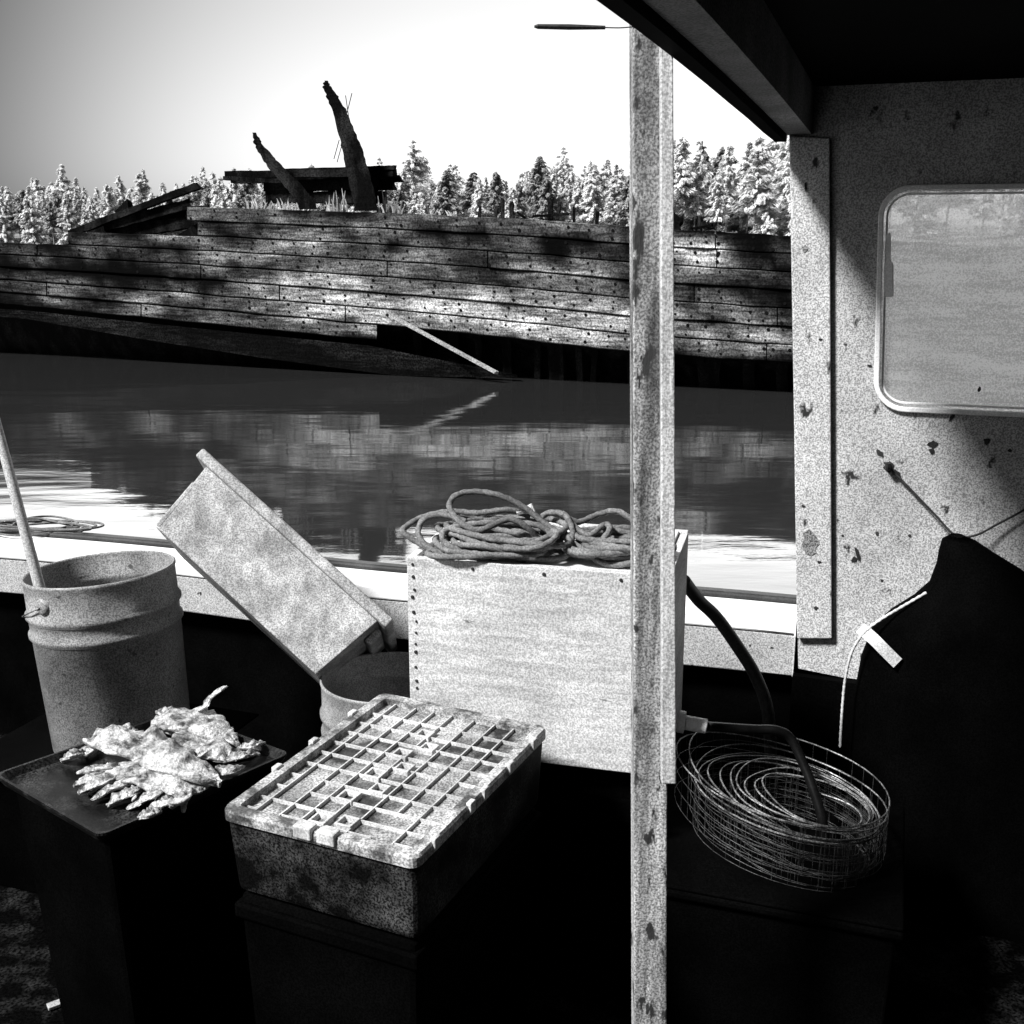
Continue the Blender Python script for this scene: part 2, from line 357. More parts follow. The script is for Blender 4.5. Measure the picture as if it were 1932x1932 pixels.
def bleach_shade(x, y):
    """hull tone: bleached patches, plus shade painted in towards both ends"""
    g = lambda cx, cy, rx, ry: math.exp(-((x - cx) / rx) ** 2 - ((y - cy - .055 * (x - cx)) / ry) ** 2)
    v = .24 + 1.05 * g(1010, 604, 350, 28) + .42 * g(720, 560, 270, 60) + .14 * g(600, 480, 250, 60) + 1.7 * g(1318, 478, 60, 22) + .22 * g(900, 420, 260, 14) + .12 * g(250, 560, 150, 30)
    if x < 330: v -= .20 * min(1, (330 - x) / 260)  # vignette-like shade painted into the hull's left end
    if x > 1250 and y < 640: v -= .10  # the same painted shade towards the right end
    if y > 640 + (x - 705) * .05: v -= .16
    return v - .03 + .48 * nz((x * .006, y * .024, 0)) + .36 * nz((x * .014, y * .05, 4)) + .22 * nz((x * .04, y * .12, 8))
def seam(x, i):
    f = i / NS; return interp(T0, x) + (interp(BS, x) - interp(T0, x)) * f
for i in range(NS):
    x = -900 + rnd(0, 200)
    if i < 2: x = [352, 372][i]
    elif i == 2: x = 128
    xe = 2000 if i < NS - 1 else 712
    while x < xe:
        x1 = min(x + rnd(560, 1150), xe)
        if xe - x1 < 60: x1 = xe
        off = rnd(0, .022); n = max(2, int((x1 - x) / 14)); vv = []; pxy = []
        for j in range(n + 1):
            xx = x + 1.2 + (x1 - x - 2.4) * j / n
            yt = seam(xx, i) + .6 + 1.7 * nz((xx * .013, i, 0)) - (0 if i else 3 * abs(nz((xx * .05, 3, 0)))); yb = seam(xx, i + 1) - .3 + 1.7 * nz((xx * .013, i + 1, 0)) + .5 * nz((xx * .05, i, 9))
            w_ = .02 * nz((xx * .011, i * 3, 4)); g = .55 * (i / NS) ** 2 * -.25
            pxy += [(xx, yt)] * 3 + [(xx, yb)] * 3
            vv += [hp(xx, yt + .6, off + w_ + g - .1), hp(xx, yt + .4, off + w_ + g - .012), hp(xx, yt + 2, off + w_ + g), hp(xx, yb - 2, off + w_ + g), hp(xx, yb - .4, off + w_ + g - .012), hp(xx, yb - .6, off + w_ + g - .1)]
        fs = [(j * 6 + k, j * 6 + k + 1, j * 6 + k + 7, j * 6 + k + 6) for j in range(n) for k in range(5)] + [tuple(range(6)), tuple(n * 6 + k for k in range(5, -1, -1))]
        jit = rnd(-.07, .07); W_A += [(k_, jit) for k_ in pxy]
        mb.add(vv, fs)
        xx = x + rnd(4, 9)
        while xx < x1:
            for f in (.28, .72):
                if random.random() < .82:
                    c = hp(xx + rnd(-4, 4), seam(xx, i) + (seam(xx, i + 1) - seam(xx, i)) * (f + rnd(-.1, .1)), off + .02 * nz((xx * .011, i * 3, 4)) - .1375 * (i / NS) ** 2 + .006)
                    r = rnd(.012, .024); vs_ = [c + hd * r * math.cos(a * 1.047) + V((0, 0, r * math.sin(a * 1.047))) for a in range(6)]
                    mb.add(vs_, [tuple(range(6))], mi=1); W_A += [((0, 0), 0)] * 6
            xx += rnd(30, 46)
        x = x1
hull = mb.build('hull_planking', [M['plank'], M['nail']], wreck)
at_ = hull.data.attributes.new('wear_shade', 'FLOAT', 'POINT')
at_.data.foreach_set('value', [max(0.0, min(1.0, bleach_shade(*p) + j)) for p, j in W_A])
# planks of the lowest run, sagging to the water
mb = MB()
tp_ = [(-700, 545), (41, 584), (300, 611), (705, 652), (760, 664), (976, 706)]; bt_ = [(-700, 560), (41, 600), (270, 640), (500, 676), (747, 709), (976, 713)]
vv = []; n = 60
for j in range(n + 1):
    xx = -700 + 1676 * j / n; a, b_ = interp(tp_, xx) + 1, interp(bt_, xx)
    vv += [hp(xx, a, -.28), hp(xx, a, -.14), hp(xx, b_, -.2), hp(xx, b_, -.34)]
mb.add(vv, [(j * 4 + k, j * 4 + (k + 1) % 4, j * 4 + 4 + (k + 1) % 4, j * 4 + 4 + k) for j in range(n) for k in range(4)] + [(0, 1, 2, 3), (n * 4 + 3, n * 4 + 2, n * 4 + 1, n * 4)])
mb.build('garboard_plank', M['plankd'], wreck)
# dark inside behind the planking and under the turn of the bilge
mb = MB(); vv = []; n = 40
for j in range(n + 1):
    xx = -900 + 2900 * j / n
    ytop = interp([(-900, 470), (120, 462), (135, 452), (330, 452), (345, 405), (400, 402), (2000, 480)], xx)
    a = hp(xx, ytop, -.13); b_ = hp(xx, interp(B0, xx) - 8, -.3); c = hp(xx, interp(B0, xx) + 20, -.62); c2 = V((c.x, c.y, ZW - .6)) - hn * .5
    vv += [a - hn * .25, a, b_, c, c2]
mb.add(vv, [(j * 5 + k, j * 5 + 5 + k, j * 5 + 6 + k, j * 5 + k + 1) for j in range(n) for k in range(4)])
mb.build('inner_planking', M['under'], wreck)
def bar(mb, p, q, wid, th, up=None, taper=1.0, n=8, jag=.12, mi=0):
    """rough timber from p to q, splintered towards q"""
    p, q = V(p), V(q); t_ = (q - p).normalized(); a = (hd - t_ * hd.dot(t_)); 
    if a.length < .3: a = V((0, 0, 1)) - t_ * t_.z
    a.normalize(); b_ = t_.cross(a); vv = []
    for i in range(n + 1):
        f = i / n; c = p.lerp(q, f); ww = wid * (1 + (taper - 1) * f) * (1 + jag * nz((i * .9, p.x * 3, p.z))); tt = th * (1 + (taper - 1) * f)
        o1 = a * (wid * jag * .5 * nz((i * .7, p.z * 5, 2)))
        for sx, sy in ((-1, -1), (-.9, 1), (.95, 1), (1, -.9)):
            vv.append(c + o1 + a * (sx * ww / 2) + b_ * (sy * tt / 2) + t_ * ((rnd(-1, .4) * wid * .8) if i == n else 0))
    mb.add(vv, [(i * 4 + k, i * 4 + (k + 1) % 4, i * 4 + 4 + (k + 1) % 4, i * 4 + 4 + k) for i in range(n) for k in range(4)] + [(3, 2, 1, 0), (n * 4, n * 4 + 1, n * 4 + 2, n * 4 + 3)], mi=mi)
random.seed(9)
x = 790
while x < 1900:       # bare frames below the planking
    mb = MB(); bar(mb, hp(x, interp(B0, x) - 6, -.46), hp(x + rnd(-7, 7), 742 + (x - 800) * .03, -.62), rnd(.07, .26), .12, n=5, jag=.25)
    mb.build('rib', M['under'], wreck); x += rnd(22, 74)
pxm = 1 / 150.0        # metres per frame unit at the wreck, about
def timber(p, q, w_, off, name='timber', taper=1, mat='timber', th=None, jag=.14, n=10, label=None):
    mb = MB(); bar(mb, hp(*p, off), hp(*q, off - .05), w_ * pxm, (th or w_ * .8) * pxm, taper=taper, jag=jag, n=n); o = mb.build(name, M[mat], wreck)
    if label: o['label'] = label
    return o
def sliver(mb, pts, off, th):
    """upright timber from an outline of (y, x-left, x-right) rows"""
    vv = []
    for (y, a, b_) in pts: vv += [hp(a, y, off), hp(b_, y, off + .04), hp(b_ , y, off - th), hp(a, y, off - th)]
    n = len(pts) - 1
    mb.add(vv, [(i * 4 + k, i * 4 + (k + 1) % 4, i * 4 + 4 + (k + 1) % 4, i * 4 + 4 + k) for i in range(n) for k in range(4)] + [(3, 2, 1, 0), (n * 4, n * 4 + 1, n * 4 + 2, n * 4 + 3)])
def rag(pts, a):
    o = []
    for (y0, a0, b0), (y1, a1, b1) in zip(pts, pts[1:]):
        for k in range(6):
            f = k / 6; o.append((y0 + (y1 - y0) * f, a0 + (a1 - a0) * f + rnd(-a, a), b0 + (b1 - b0) * f + rnd(-a, a)))
    return o + [pts[-1]]
mb = MB(); sliver(mb, rag([(398, 668, 714), (350, 660, 703), (300, 648, 690), (262, 642, 676), (215, 628, 657), (185, 617, 640), (165, 609, 626), (152, 612, 618)], 1.8), -.15, .3); mb.build('frame_stump', M['timber'], wreck)['label'] = 'tall splintered leaning timber'
mb = MB(); sliver(mb, rag([(395, 566, 600), (370, 552, 586), (345, 532, 566), (315, 505, 534), (295, 492, 516), (270, 479, 494), (250, 476, 483)], 1.6), -.1, .25); mb.build('frame_stump', M['timber'], wreck)['label'] = 'shorter splintered leaning timber'
for p, q, w_, off in [((430, 330), (752, 326), 16, -.5), ((440, 340), (760, 337), 14, -.8), ((424, 336), (560, 344), 9, -.3), ((505, 352), (744, 348), 22, -.7), ((510, 372), (735, 372), 26, -.75), ((690, 318), (748, 316), 9, -.45), ((540, 322), (690, 318), 8, -.6)]:
    timber(p, q, w_, off, 'deck_beam', th=w_ * 1.6)
for p, q, w_, off in [((132, 441), (378, 349), 15, -.1), ((200, 428), (362, 384), 22, -.2), ((140, 452), (350, 404), 26, -.35), ((225, 408), (245, 388), 22, -.3), ((345, 392), (396, 392), 9, -.05), ((205, 440), (395, 415), 26, -.3)]:
    timber(p, q, w_, off, 'broken_rail', n=12, jag=.2)
timber((735, 594), (938, 704), 7, .12, 'prop', mat='prop', th=6, jag=.06, label='pale loose plank leaning against the hull side')
for p, q in (((655, 212), (664, 176)), ((630, 300), (640, 264)), ((636, 306), (646, 270)), ((664, 262), (652, 180))):
    mb = MB(); mb.tube([hp(*p, -.1), hp(*q, .05)], .006, 5); mb.build('iron_spike', M['rust'], wreck)
mb = MB()               # grass and splinters along the deck edge
for (xa, xb, n, h0, h1) in ((458, 570, 46, 8, 34), (615, 665, 22, 12, 55), (712, 760, 26, 14, 50), (140, 175, 8, 6, 16), (830, 860, 8, 8, 22)):
    for k in range(n):
        x = rnd(xa, xb); o_ = rnd(-.5, -.12); yb = interp(T0, x) + 4 if x > 300 else 450; hh = rnd(h0, h1) * (.5 + .5 * random.random()); lx = rnd(-8, 8)
        mb.tube([hp(x, yb, o_), hp(x + lx * .4, yb - hh * .6, o_), hp(x + lx, yb - hh, o_)], [.018, .013, .003], 4)
mb.build('splinter', M['splint'], wreck)['kind'] = 'stuff'
for x, y, w_ in ((950, 372, 7), (968, 380, 8), (1040, 376, 9), (1052, 382, 6), (1085, 390, 5), (935, 386, 5), (905, 392, 5), (1275, 405, 20), (1128, 398, 6)):
    mb = MB(); bar(mb, hp(x - 2, interp(T0, x) + 6, -.4), hp(x + rnd(-3, 5), y, -.45), w_ * pxm, w_ * pxm, n=5, jag=.3); mb.build('frame_stump', M['timber'], wreck)
for p, q, w_ in (((1005, 408), (1075, 404), 5), ((1305, 432), (1345, 425), 5), ((975, 400), (992, 412), 4)): timber(p, q, w_, -.3, 'deck_beam')

# ------------------------------------------------------------------ our boat
ZG = .56
AW = R(19); ROOF_TURN = .5; wd = V((math.cos(AW), -math.sin(AW), 0)); wn_ = V((-math.sin(AW), -math.cos(AW), 0))
A = atZ(1503, 1172, ZG); A.z = 0
def wp(x, y, off=0.0): return onP(x, y, A + wn_ * off, wn_)
boat = thing('fishing_boat', (A.x, A.y, 0), 'fishing boat whose deck, rail and open cabin fill the foreground', 'boat')
gp = [A + wd * 3.0, A + wd * 1.2, A, atZ(1100, 1138, ZG), atZ(650, 1100, ZG), atZ(300, 1059, ZG), atZ(0, 1032, ZG), atZ(-500, 1000, ZG), atZ(-900, 985, ZG)]
for p in gp: p.z = 0
gl = spline(gp, 6)
def side(i):
    t_ = (gl[min(i + 1, len(gl) - 1)] - gl[max(i - 1, 0)]).normalized(); return V((t_.y, -t_.x, 0)) if V((t_.y, -t_.x, 0)).y > 0 else V((-t_.y, t_.x, 0))
def sweep(mb, prof_, mi=0, i0=0):    # prof_: (outboard, z)
    vv = []; n = len(prof_)
    for i, p in enumerate(gl):
        if i < i0: continue
        s_ = side(i); vv += [p + s_ * u + V((0, 0, z)) for u, z in prof_]
    N_ = len(gl) - i0
    mb.add(vv, [(i * n + k, i * n + (k + 1) % n, (i + 1) * n + (k + 1) % n, (i + 1) * n + k) for i in range(N_ - 1) for k in range(n)] + [tuple(range(n)), tuple((N_ - 1) * n + k for k in range(n - 1, -1, -1))], mi=mi)
mb = MB(); sweep(mb, [(-.004, ZG - .03), (.115, ZG - .03), (.115, ZG), (-.004, ZG)], i0=12); gun = mb.build('gunwale', M['cap'], boat, bevel=.004)
mb = MB(); sweep(mb, [(.117, ZG - .05), (.150, ZG - .05), (.150, ZG + .012), (.117, ZG + .012)]); mb.build('rub_rail', M['ghose'], gun, bevel=.006)
mb = MB(); sweep(mb, [(.0, ZG - .125), (.03, ZG - .125), (.03, ZG - .032), (.0, ZG - .032)], i0=12); mb.build('coaming_board', M['coam'], boat, bevel=.003)
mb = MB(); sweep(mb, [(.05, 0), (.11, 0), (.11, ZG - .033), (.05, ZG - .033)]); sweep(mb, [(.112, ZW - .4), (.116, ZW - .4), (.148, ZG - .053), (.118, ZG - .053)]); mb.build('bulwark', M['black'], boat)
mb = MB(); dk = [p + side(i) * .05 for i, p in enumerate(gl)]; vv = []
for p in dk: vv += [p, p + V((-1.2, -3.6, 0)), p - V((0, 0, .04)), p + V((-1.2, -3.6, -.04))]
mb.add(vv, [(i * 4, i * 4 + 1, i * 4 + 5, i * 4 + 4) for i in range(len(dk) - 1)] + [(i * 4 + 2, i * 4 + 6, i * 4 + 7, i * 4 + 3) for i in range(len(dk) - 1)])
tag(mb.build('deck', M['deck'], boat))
ZR = wp(1488, 255).z
RD = Matrix.Rotation(R(-ROOF_TURN), 3, 'Z') @ wn_      # inboard along the roof's after edge
# cabin side wall with its window opening (outline in the wall's own plane)
def wuv(x, y):
    p = wp(x, y) - A; return (p.dot(wd), p.z)
def rrect(u0, u1, v0, v1, r, sh=.0, n=8):
    o = []
    for cx, cy, a0 in ((u1 - r, v1 - r, 0), (u0 + r, v1 - r, 90), (u0 + r, v0 + r, 180), (u1 - r, v0 + r, 270)):
        for k in range(n + 1):
            a = R(a0 + 90 * k / n); o.append((cx + r * math.cos(a) + sh * (1.23 - cy - r * math.sin(a)), cy + r * math.sin(a)))
    return o
def ring_mesh(name, outer, inner, w0, w1, mat, parent, bevel=0):
    """flat plate in the wall plane from w0 to w1 (towards the cabin), outline minus hole"""
    bm = bmesh.new(); ed = []
    for loop in ([outer] + ([inner] if inner else [])):
        vs_ = [bm.verts.new(A + wd * u + V((0, 0, v)) + wn_ * w0) for u, v in loop]
        ed += [bm.edges.new((vs_[i], vs_[(i + 1) % len(vs_)])) for i in range(len(vs_))]
    bmesh.ops.triangle_fill(bm, use_beauty=True, edges=ed)
    geo = bmesh.ops.extrude_face_region(bm, geom=bm.faces[:])
    bmesh.ops.translate(bm, vec=wn_ * (w1 - w0), verts=[g for g in geo['geom'] if isinstance(g, bmesh.types.BMVert)])
    bmesh.ops.recalc_face_normals(bm, faces=bm.faces[:])
    org = V((0, 0, 0)); p = parent
    while p is not None: org += p.location; p = p.parent
    bmesh.ops.translate(bm, vec=-org, verts=bm.verts[:])
    me = bpy.data.meshes.new(name); bm.to_mesh(me); bm.free(); me.materials.append(mat)
    o = bpy.data.objects.new(name, me); COL.objects.link(o); o.parent = parent
    if bevel:
        q = o.modifiers.new('bevel', 'BEVEL'); q.width = bevel; q.segments = 2; q.limit_method = 'ANGLE'
    return o
def U(x, y): return wuv(x, y)
hole = rrect(.117, .56, 1.022, 1.432, .05, .05)
outer = [U(1501, 1280), U(1590, 1283), (3.0, .44), (3.0, ZR + .3), (U(1489, 250)[0], ZR + .3), U(1489, 255)]
outer[0] = (U(1505, 1250)[0] + .002, .455); outer[1] = (.1, .447)
cw = ring_mesh('cabin_wall', outer, hole, -.03, 0, M['wall'], boat)
tb = [U(1505, 1200), U(1570, 1200), U(1566, 262), U(1492, 258)]
ring_mesh('corner_trim', tb, None, .002, .016, M['trim'], cw, bevel=.002)
random.seed(77)
for x, y, lx, ly, rot in ((1797, 785, 3.5, 12, 25), (1761, 838, 9, 7, 0), (1758, 850, 5, 6, 0), (1862, 832, 5, 8, -30), (1618, 1045, 4, 17, -18), (1612, 1056, 6, 7, 0), (1655, 1006, 3, 4, 0), (1664, 1095, 3, 3, 0), (1640, 690, 4, 3, 20), (1905, 850, 4, 3, 0), (1716, 1010, 3, 3, 0), (1848, 735, 3, 5, 0), (1590, 1010, 2.5, 3, 0), (1660, 855, 8, 6, 40), (1690, 892, 12, 6, 40)):
    m_ = MB(); c_ = wp(x, y); o_ = []
    for a_ in range(11):
        an = 2 * math.pi * a_ / 11; px_, py_ = lx * math.cos(an) * rnd(.55, 1.25), ly * math.sin(an) * rnd(.6, 1.2); cr_, sr_ = math.cos(R(rot)), math.sin(R(rot))
        o_.append(c_ + (wd * (px_ * cr_ - py_ * sr_) + V((0, 0, -(px_ * sr_ + py_ * cr_)))) * .00108 + wn_ * .0006)
    m_.add(o_ + [p + wn_ * .0008 for p in o_], [tuple(range(11)), tuple(range(21, 10, -1))] + [(k, (k + 1) % 11, 11 + (k + 1) % 11, 11 + k) for k in range(11)]); m_.build('paint_chip', M['rust'], cw)
for x, y, lx, ly, mt in ((1530, 1025, 17, 26, 'header'), (1518, 470, 5, 8, 'header'), (1516, 955, 3, 3, 'rust'), (1540, 1147, 4, 4, 'rust'), (1520, 352, 3, 8, 'rust'), (1548, 640, 3, 3, 'rust'), (1545, 1060, 4, 3, 'rust')):
    m_ = MB(); c_ = wp(x, y, .0165); o_ = []
    for a_ in range(13): an = 2 * math.pi * a_ / 13; o_.append(c_ + (wd * (lx * math.cos(an) * rnd(.5, 1.25)) + V((0, 0, ly * math.sin(an) * rnd(.5, 1.25)))) * .00108)
    m_.add(o_ + [p + wn_ * .0008 for p in o_], [tuple(range(13)), tuple(range(25, 12, -1))] + [(k, (k + 1) % 13, 13 + (k + 1) % 13, 13 + k) for k in range(13)]); m_.build('paint_chip', M[mt], cw)
ln = [U(1568, 1196), U(1573, 1196), U(1569, 262), U(1565, 262)]
m_ = MB(); rp = [A + wd * u + V((0, 0, v)) - wn_ * .017 for u, v in rrect(.118, .559, 1.023, 1.431, .049, .05)]; m_.add(rp, [tuple(range(len(rp)))]); win = m_.build('window', M['pane'], cw)
ring_mesh('window_gasket', rrect(.109, .568, 1.014, 1.440, .058, .05), rrect(.119, .558, 1.024, 1.43, .048, .05), .002, .009, M['gasket'], cw, bevel=.002)
ring_mesh('window_bead', rrect(.123, .554, 1.028, 1.426, .044, .05), rrect(.127, .55, 1.032, 1.422, .04, .05), -.012, -.004, M['gasket'], cw, bevel=.001)
ring_mesh('window_latch', [U(1668, 560), U(1686, 560), U(1686, 500), U(1681, 492), U(1681, 440), U(1672, 440), U(1672, 492), U(1668, 500)], None, -.012, .004, M['gasket'], cw, bevel=.002)
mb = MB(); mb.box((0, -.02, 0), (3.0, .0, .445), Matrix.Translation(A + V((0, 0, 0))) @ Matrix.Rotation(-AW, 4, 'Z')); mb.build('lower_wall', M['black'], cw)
# roof: soffit, header along its open after edge
mb = MB(); W_ = 2.7; NR_ = 14
def camber(t_): return .02 * math.sin(math.pi * max(0, min(1, t_ / W_)))
vv = []
for i in range(NR_ + 1):
    t_ = -.06 + (W_ + .12) * i / NR_
    for u in (-.075, 3.0):
        for z in (.085, .115): vv.append(A + wd * u + RD * t_ + V((0, 0, ZR + z + camber(t_))))
mb.add(vv, [f for i in range(NR_) for f in ((i * 4, i * 4 + 2, i * 4 + 6, i * 4 + 4), (i * 4 + 1, i * 4 + 5, i * 4 + 7, i * 4 + 3), (i * 4, i * 4 + 4, i * 4 + 5, i * 4 + 1), (i * 4 + 2, i * 4 + 3, i * 4 + 7, i * 4 + 6))] + [(0, 1, 3, 2), (NR_ * 4, NR_ * 4 + 2, NR_ * 4 + 3, NR_ * 4 + 1)])
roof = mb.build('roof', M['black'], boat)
mb = MB()
for i in range(NR_):
    a, b_ = [.0 + (W_) * k / NR_ for k in (i, i + 1)]
    pp = []
    for z0 in (0, .084):
        for t_, u in ((a, -.075), (a, -.03), (b_, -.03), (b_, -.075)): pp.append(A + wd * u + RD * t_ + V((0, 0, ZR + z0 + camber(t_))))
    mb.hexa(pp)
mb.build('header_beam', M['header'], roof)
mb = MB()
for i in range(NR_):       # black strip on the outer edge, painting in the beam's shaded underside
    a, b_ = [.0 + (W_) * k / NR_ for k in (i, i + 1)]
    pp = []
    for z0 in (-.012, .118):
        for t_, u in ((a, -.098), (a, -.077), (b_, -.077), (b_, -.098)): pp.append(A + wd * u + RD * t_ + V((0, 0, ZR + z0 + camber(t_) + .006 * nz((t_ * 9, 1, 0)))))
    mb.hexa(pp)
mb.build('shade_strip', M['black'], roof)
MW = Matrix.Translation(A) @ Matrix.Rotation(-AW, 4, 'Z')
mb = MB(); mb.box((-.03, -W_ - .03, 0), (3.0, -W_, ZR + .12), MW); mb.box((3.0, -W_, 0), (3.03, 0, ZR + .12), MW); mb.build('unseen_cabin_wall', M['black'], boat)  # unseen port wall and bulkhead, added to keep the cabin dark
# post
Dp = 1.33; pt = ZR + .085
def postbox(x0t, x1t, x0b, x1b, y1, d0, d1, ztop=None):
    a, b_ = atY(x0t, 45, Dp), atY(x1t, 45, Dp); c, d = atY(x0b, y1, Dp), atY(x1b, y1, Dp)
    def ext(p, q, z): f = (z - q.z) / (p.z - q.z); r_ = q + (p - q) * f; r_.z = z; return r_
    zb = 0 if y1 > 1900 else c.z; zt = ztop or pt
    lo = [ext(a, c, zb), ext(b_, d, zb)]; hi = [ext(a, c, zt), ext(b_, d, zt)]
    m_ = MB(); dy0, dy1 = V((0, d0, 0)), V((0, d1, 0))
    m_.hexa([lo[0] + dy0, lo[1] + dy0, lo[1] + dy1, lo[0] + dy1, hi[0] + dy0, hi[1] + dy0, hi[1] + dy1, hi[0] + dy1]); return m_
post = postbox(1194, 1262, 1197, 1258, 1925, 0, .042).build('post', M['postw'], boat, bevel=.002)
postbox(1243, 1267, 1246, 1273, 1470, -.014, -.0005, pt - .03).build('batten', M['stripw'], post, bevel=.0015)

# ------------------------------------------------------------------ things on deck
# plywood box on a black stand
fl, fr, br = atY(767, 1050, 1.80), atY(1266, 1090, 1.69), atY(1313, 1005, 1.96)
zt = .823; zb = .474
for p in (fl, fr, br): p.z = 0
ex = (fr - fl); wx = ex.length; ex.normalize(); ey = V((-ex.y, ex.x, 0)); dp_ = max(.2, (br - fr).dot(ey))
MBX = Matrix.Translation(fl) @ Matrix(((ex.x, ey.x, 0, 0), (ex.y, ey.y, 0, 0), (0, 0, 1, 0), (0, 0, 0, 1)))
print('box', wx, dp_)
bx = thing('plywood_box', MBX @ V((wx / 2, dp_ / 2, zb)), 'white painted plywood box with rope coils heaped on its lid', 'box')
mb = MB(); mb.box((0, 0, zb), (wx, .014, zt), MBX); fp = mb.build('front_panel', M['ply'], bx, bevel=.0015)
mb = MB(); mb.box((wx - .014, .0145, zb), (wx, dp_ - .0145, zt), MBX); mb.build('side_panel', M['ply'], bx, bevel=.0015)
mb = MB(); mb.box((0, .0145, zb), (.014, dp_ - .0145, zt), MBX); mb.build('side_panel', M['ply'], bx, bevel=.0015)
mb = MB(); mb.box((0, dp_ - .014, zb), (wx, dp_, zt + .004), MBX); mb.build('back_panel', M['ply'], bx, bevel=.0015)
mb = MB(); mb.box((.0145, .0145, zt - .022), (wx - .04, dp_ - .0145, zt - .008), MBX); mb.build('lid', M['lid'], bx, bevel=.0015)
mb = MB(); mb.box((wx - .036, .016, zt - .02), (wx - .016, dp_ - .016, zt + .006), MBX); mb.build('edge_batten', M['lid'], bx, bevel=.002)
mb = MB(); mb.box((.015, .015, zb), (wx - .015, dp_ - .015, zb + .012), MBX); mb.build('bottom', M['ply'], bx)
random.seed(3)
nl = []
z = zt - .012
while z > zb + .02: nl.append((rnd(.009, .015), z)); z -= rnd(.012, .03)
for u in (.10, .215, .335): nl.append((u * wx / .42 + .01, zt - .012))
for u, z in nl:
    mb = MB(); r = rnd(.0022, .0036); mb.lathe([(.0001, -.002), (r * .7, -.0018), (r, .0)], 8, MBX @ Matrix.Translation((u, -.0002, z)) @ Matrix.Rotation(R(-90), 4, 'X')); mb.build('nail_head', M['rust'], fp)
std = thing('black_crate', MBX @ V((wx / 2, dp_ / 2, 0)), 'black slatted crate in the dark under the plywood box', 'crate')
def tote_mesh(mb, Mx, L, Wd, Hh, tp=.03, t_=.006, lip=.014):
    """open tapered bin, base centre at origin"""
    def rect(l, w_, z): return [(-l / 2, -w_ / 2, z), (l / 2, -w_ / 2, z), (l / 2, w_ / 2, z), (-l / 2, w_ / 2, z)]
    vv = rect(L - tp * 2, Wd - tp * 2, 0) + rect(L, Wd, Hh - lip) + rect(L + lip * 1.6, Wd + lip * 1.6, Hh - lip) + rect(L + lip * 1.6, Wd + lip * 1.6, Hh) + rect(L - t_, Wd - t_, Hh) + rect(L - tp * 2 - t_, Wd - tp * 2 - t_, t_)
    fs = [(3, 2, 1, 0), (20, 21, 22, 23)]
    for i in range(5):
        for k in range(4): fs.append((i * 4 + k, i * 4 + (k + 1) % 4, i * 4 + 4 + (k + 1) % 4, i * 4 + 4 + k))
    mb.add(vv, fs, Mx)
MS = MBX @ Matrix.Translation((wx / 2, dp_ / 2, 0))
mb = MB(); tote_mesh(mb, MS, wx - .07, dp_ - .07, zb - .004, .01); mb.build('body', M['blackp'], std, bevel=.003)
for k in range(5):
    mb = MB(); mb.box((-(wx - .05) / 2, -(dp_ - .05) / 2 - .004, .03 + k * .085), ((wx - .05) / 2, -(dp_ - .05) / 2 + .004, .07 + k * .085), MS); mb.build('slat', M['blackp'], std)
# rope coils on the box
def heap(cx, cy, z0, rx, ry, turns, r, hgt, seed, tilt=.25):
    random.seed(seed); pts = []; c0 = V((cx, cy, z0)); key = []
    for t_ in range(turns):
        ox, oy, rot, sx, sy = rnd(-.22, .22) * rx, rnd(-.25, .25) * ry, rnd(-.5, .5), rnd(.62, 1.12), rnd(.6, 1.1); lift = rnd(-.2, .35)
        for q_ in range(7):
            a = 2 * math.pi * q_ / 7 + .3 * t_; k = (t_ + q_ / 7) / turns
            x, y = rx * sx * math.cos(a), ry * sy * math.sin(a); x, y = x * math.cos(rot) - y * math.sin(rot) + ox, x * math.sin(rot) + y * math.cos(rot) + oy
            key.append(c0 + ex * x + ey * y + V((0, 0, max(r, r + hgt * (k * .85 + lift * math.cos(a + rot * 3) * .5 + rnd(-.1, .1))))))
    pts = spline(key, 4)
    return pts
def rope(name, pts, r, mat, parent=None):
    mb = MB(); ds = []; acc = 0
    for i, p in enumerate(pts): ds.append(p)
    mb.tube(ds, r, 9, twist=2 * math.pi * 3 / (r * 11), lobes=3, amp=.13); return mb.build(name, mat, parent, smooth=True)
def dense(p, n): return spline(p, n)
zl = zt - .008
c1 = atZ(948, 1030, zt + .01); c2 = atZ(1135, 1035, zt + .01)
rl = thing('rope_coil', (c1.x, c1.y, zl), 'heavy rope coil with one big loop standing up, left half of the plywood box', 'rope', 'rope coils on the plywood box')
RR = .0052
body = heap(c1.x, c1.y, zl, .105, .064, 15, RR, .052, 4)
rope('coil', dense(body, 5), RR, M['rope'], rl)
D1 = 1.83
rope('standing_loop', dense([atY(*p, D1 + e) for *p, e in ((1030, 1040, 0), (1000, 1000, -.02), (960, 950 + 30, -.02), (905, 1000, -.03), (868, 985, -.02), (848, 955, 0), (862, 934, .01), (900, 928, .02), (945, 936, .02), (990, 958, .02), (1025, 985, .01), (1060, 1010, -.01), (1110, 1040, -.03), (1190, 1062, -.04))], 10), RR, M['rope'], rl)
rope('loose_loop', dense([atY(*p, D1 + e) for *p, e in ((850, 1050, -.0), (800, 1030, .01), (762, 1005, .02), (768, 992, .03), (800, 975, .05), (850, 965, .06), (900, 968, .06), (960, 962, .05), (1000, 975, .04))], 10), RR, M['rope'], rl)
rope('loose_loop', dense([atY(*p, D1 + e) for *p, e in ((870, 1050, -.01), (820, 1040, .0), (790, 1010, .01), (800, 980, .03), (840, 972, .04), (880, 985, .03))], 10), RR, M['rope'], rl)
rope('loose_loop', dense([atY(*p, D1 + e) for *p, e in ((850, 1056, -.02), (835, 1015, -.01), (842, 1000, .0), (880, 990, .0), (940, 986, .0), (1010, 990, -.01), (1040, 1010, -.02), (1035, 1045, -.03))], 10), RR, M['rope'], rl)
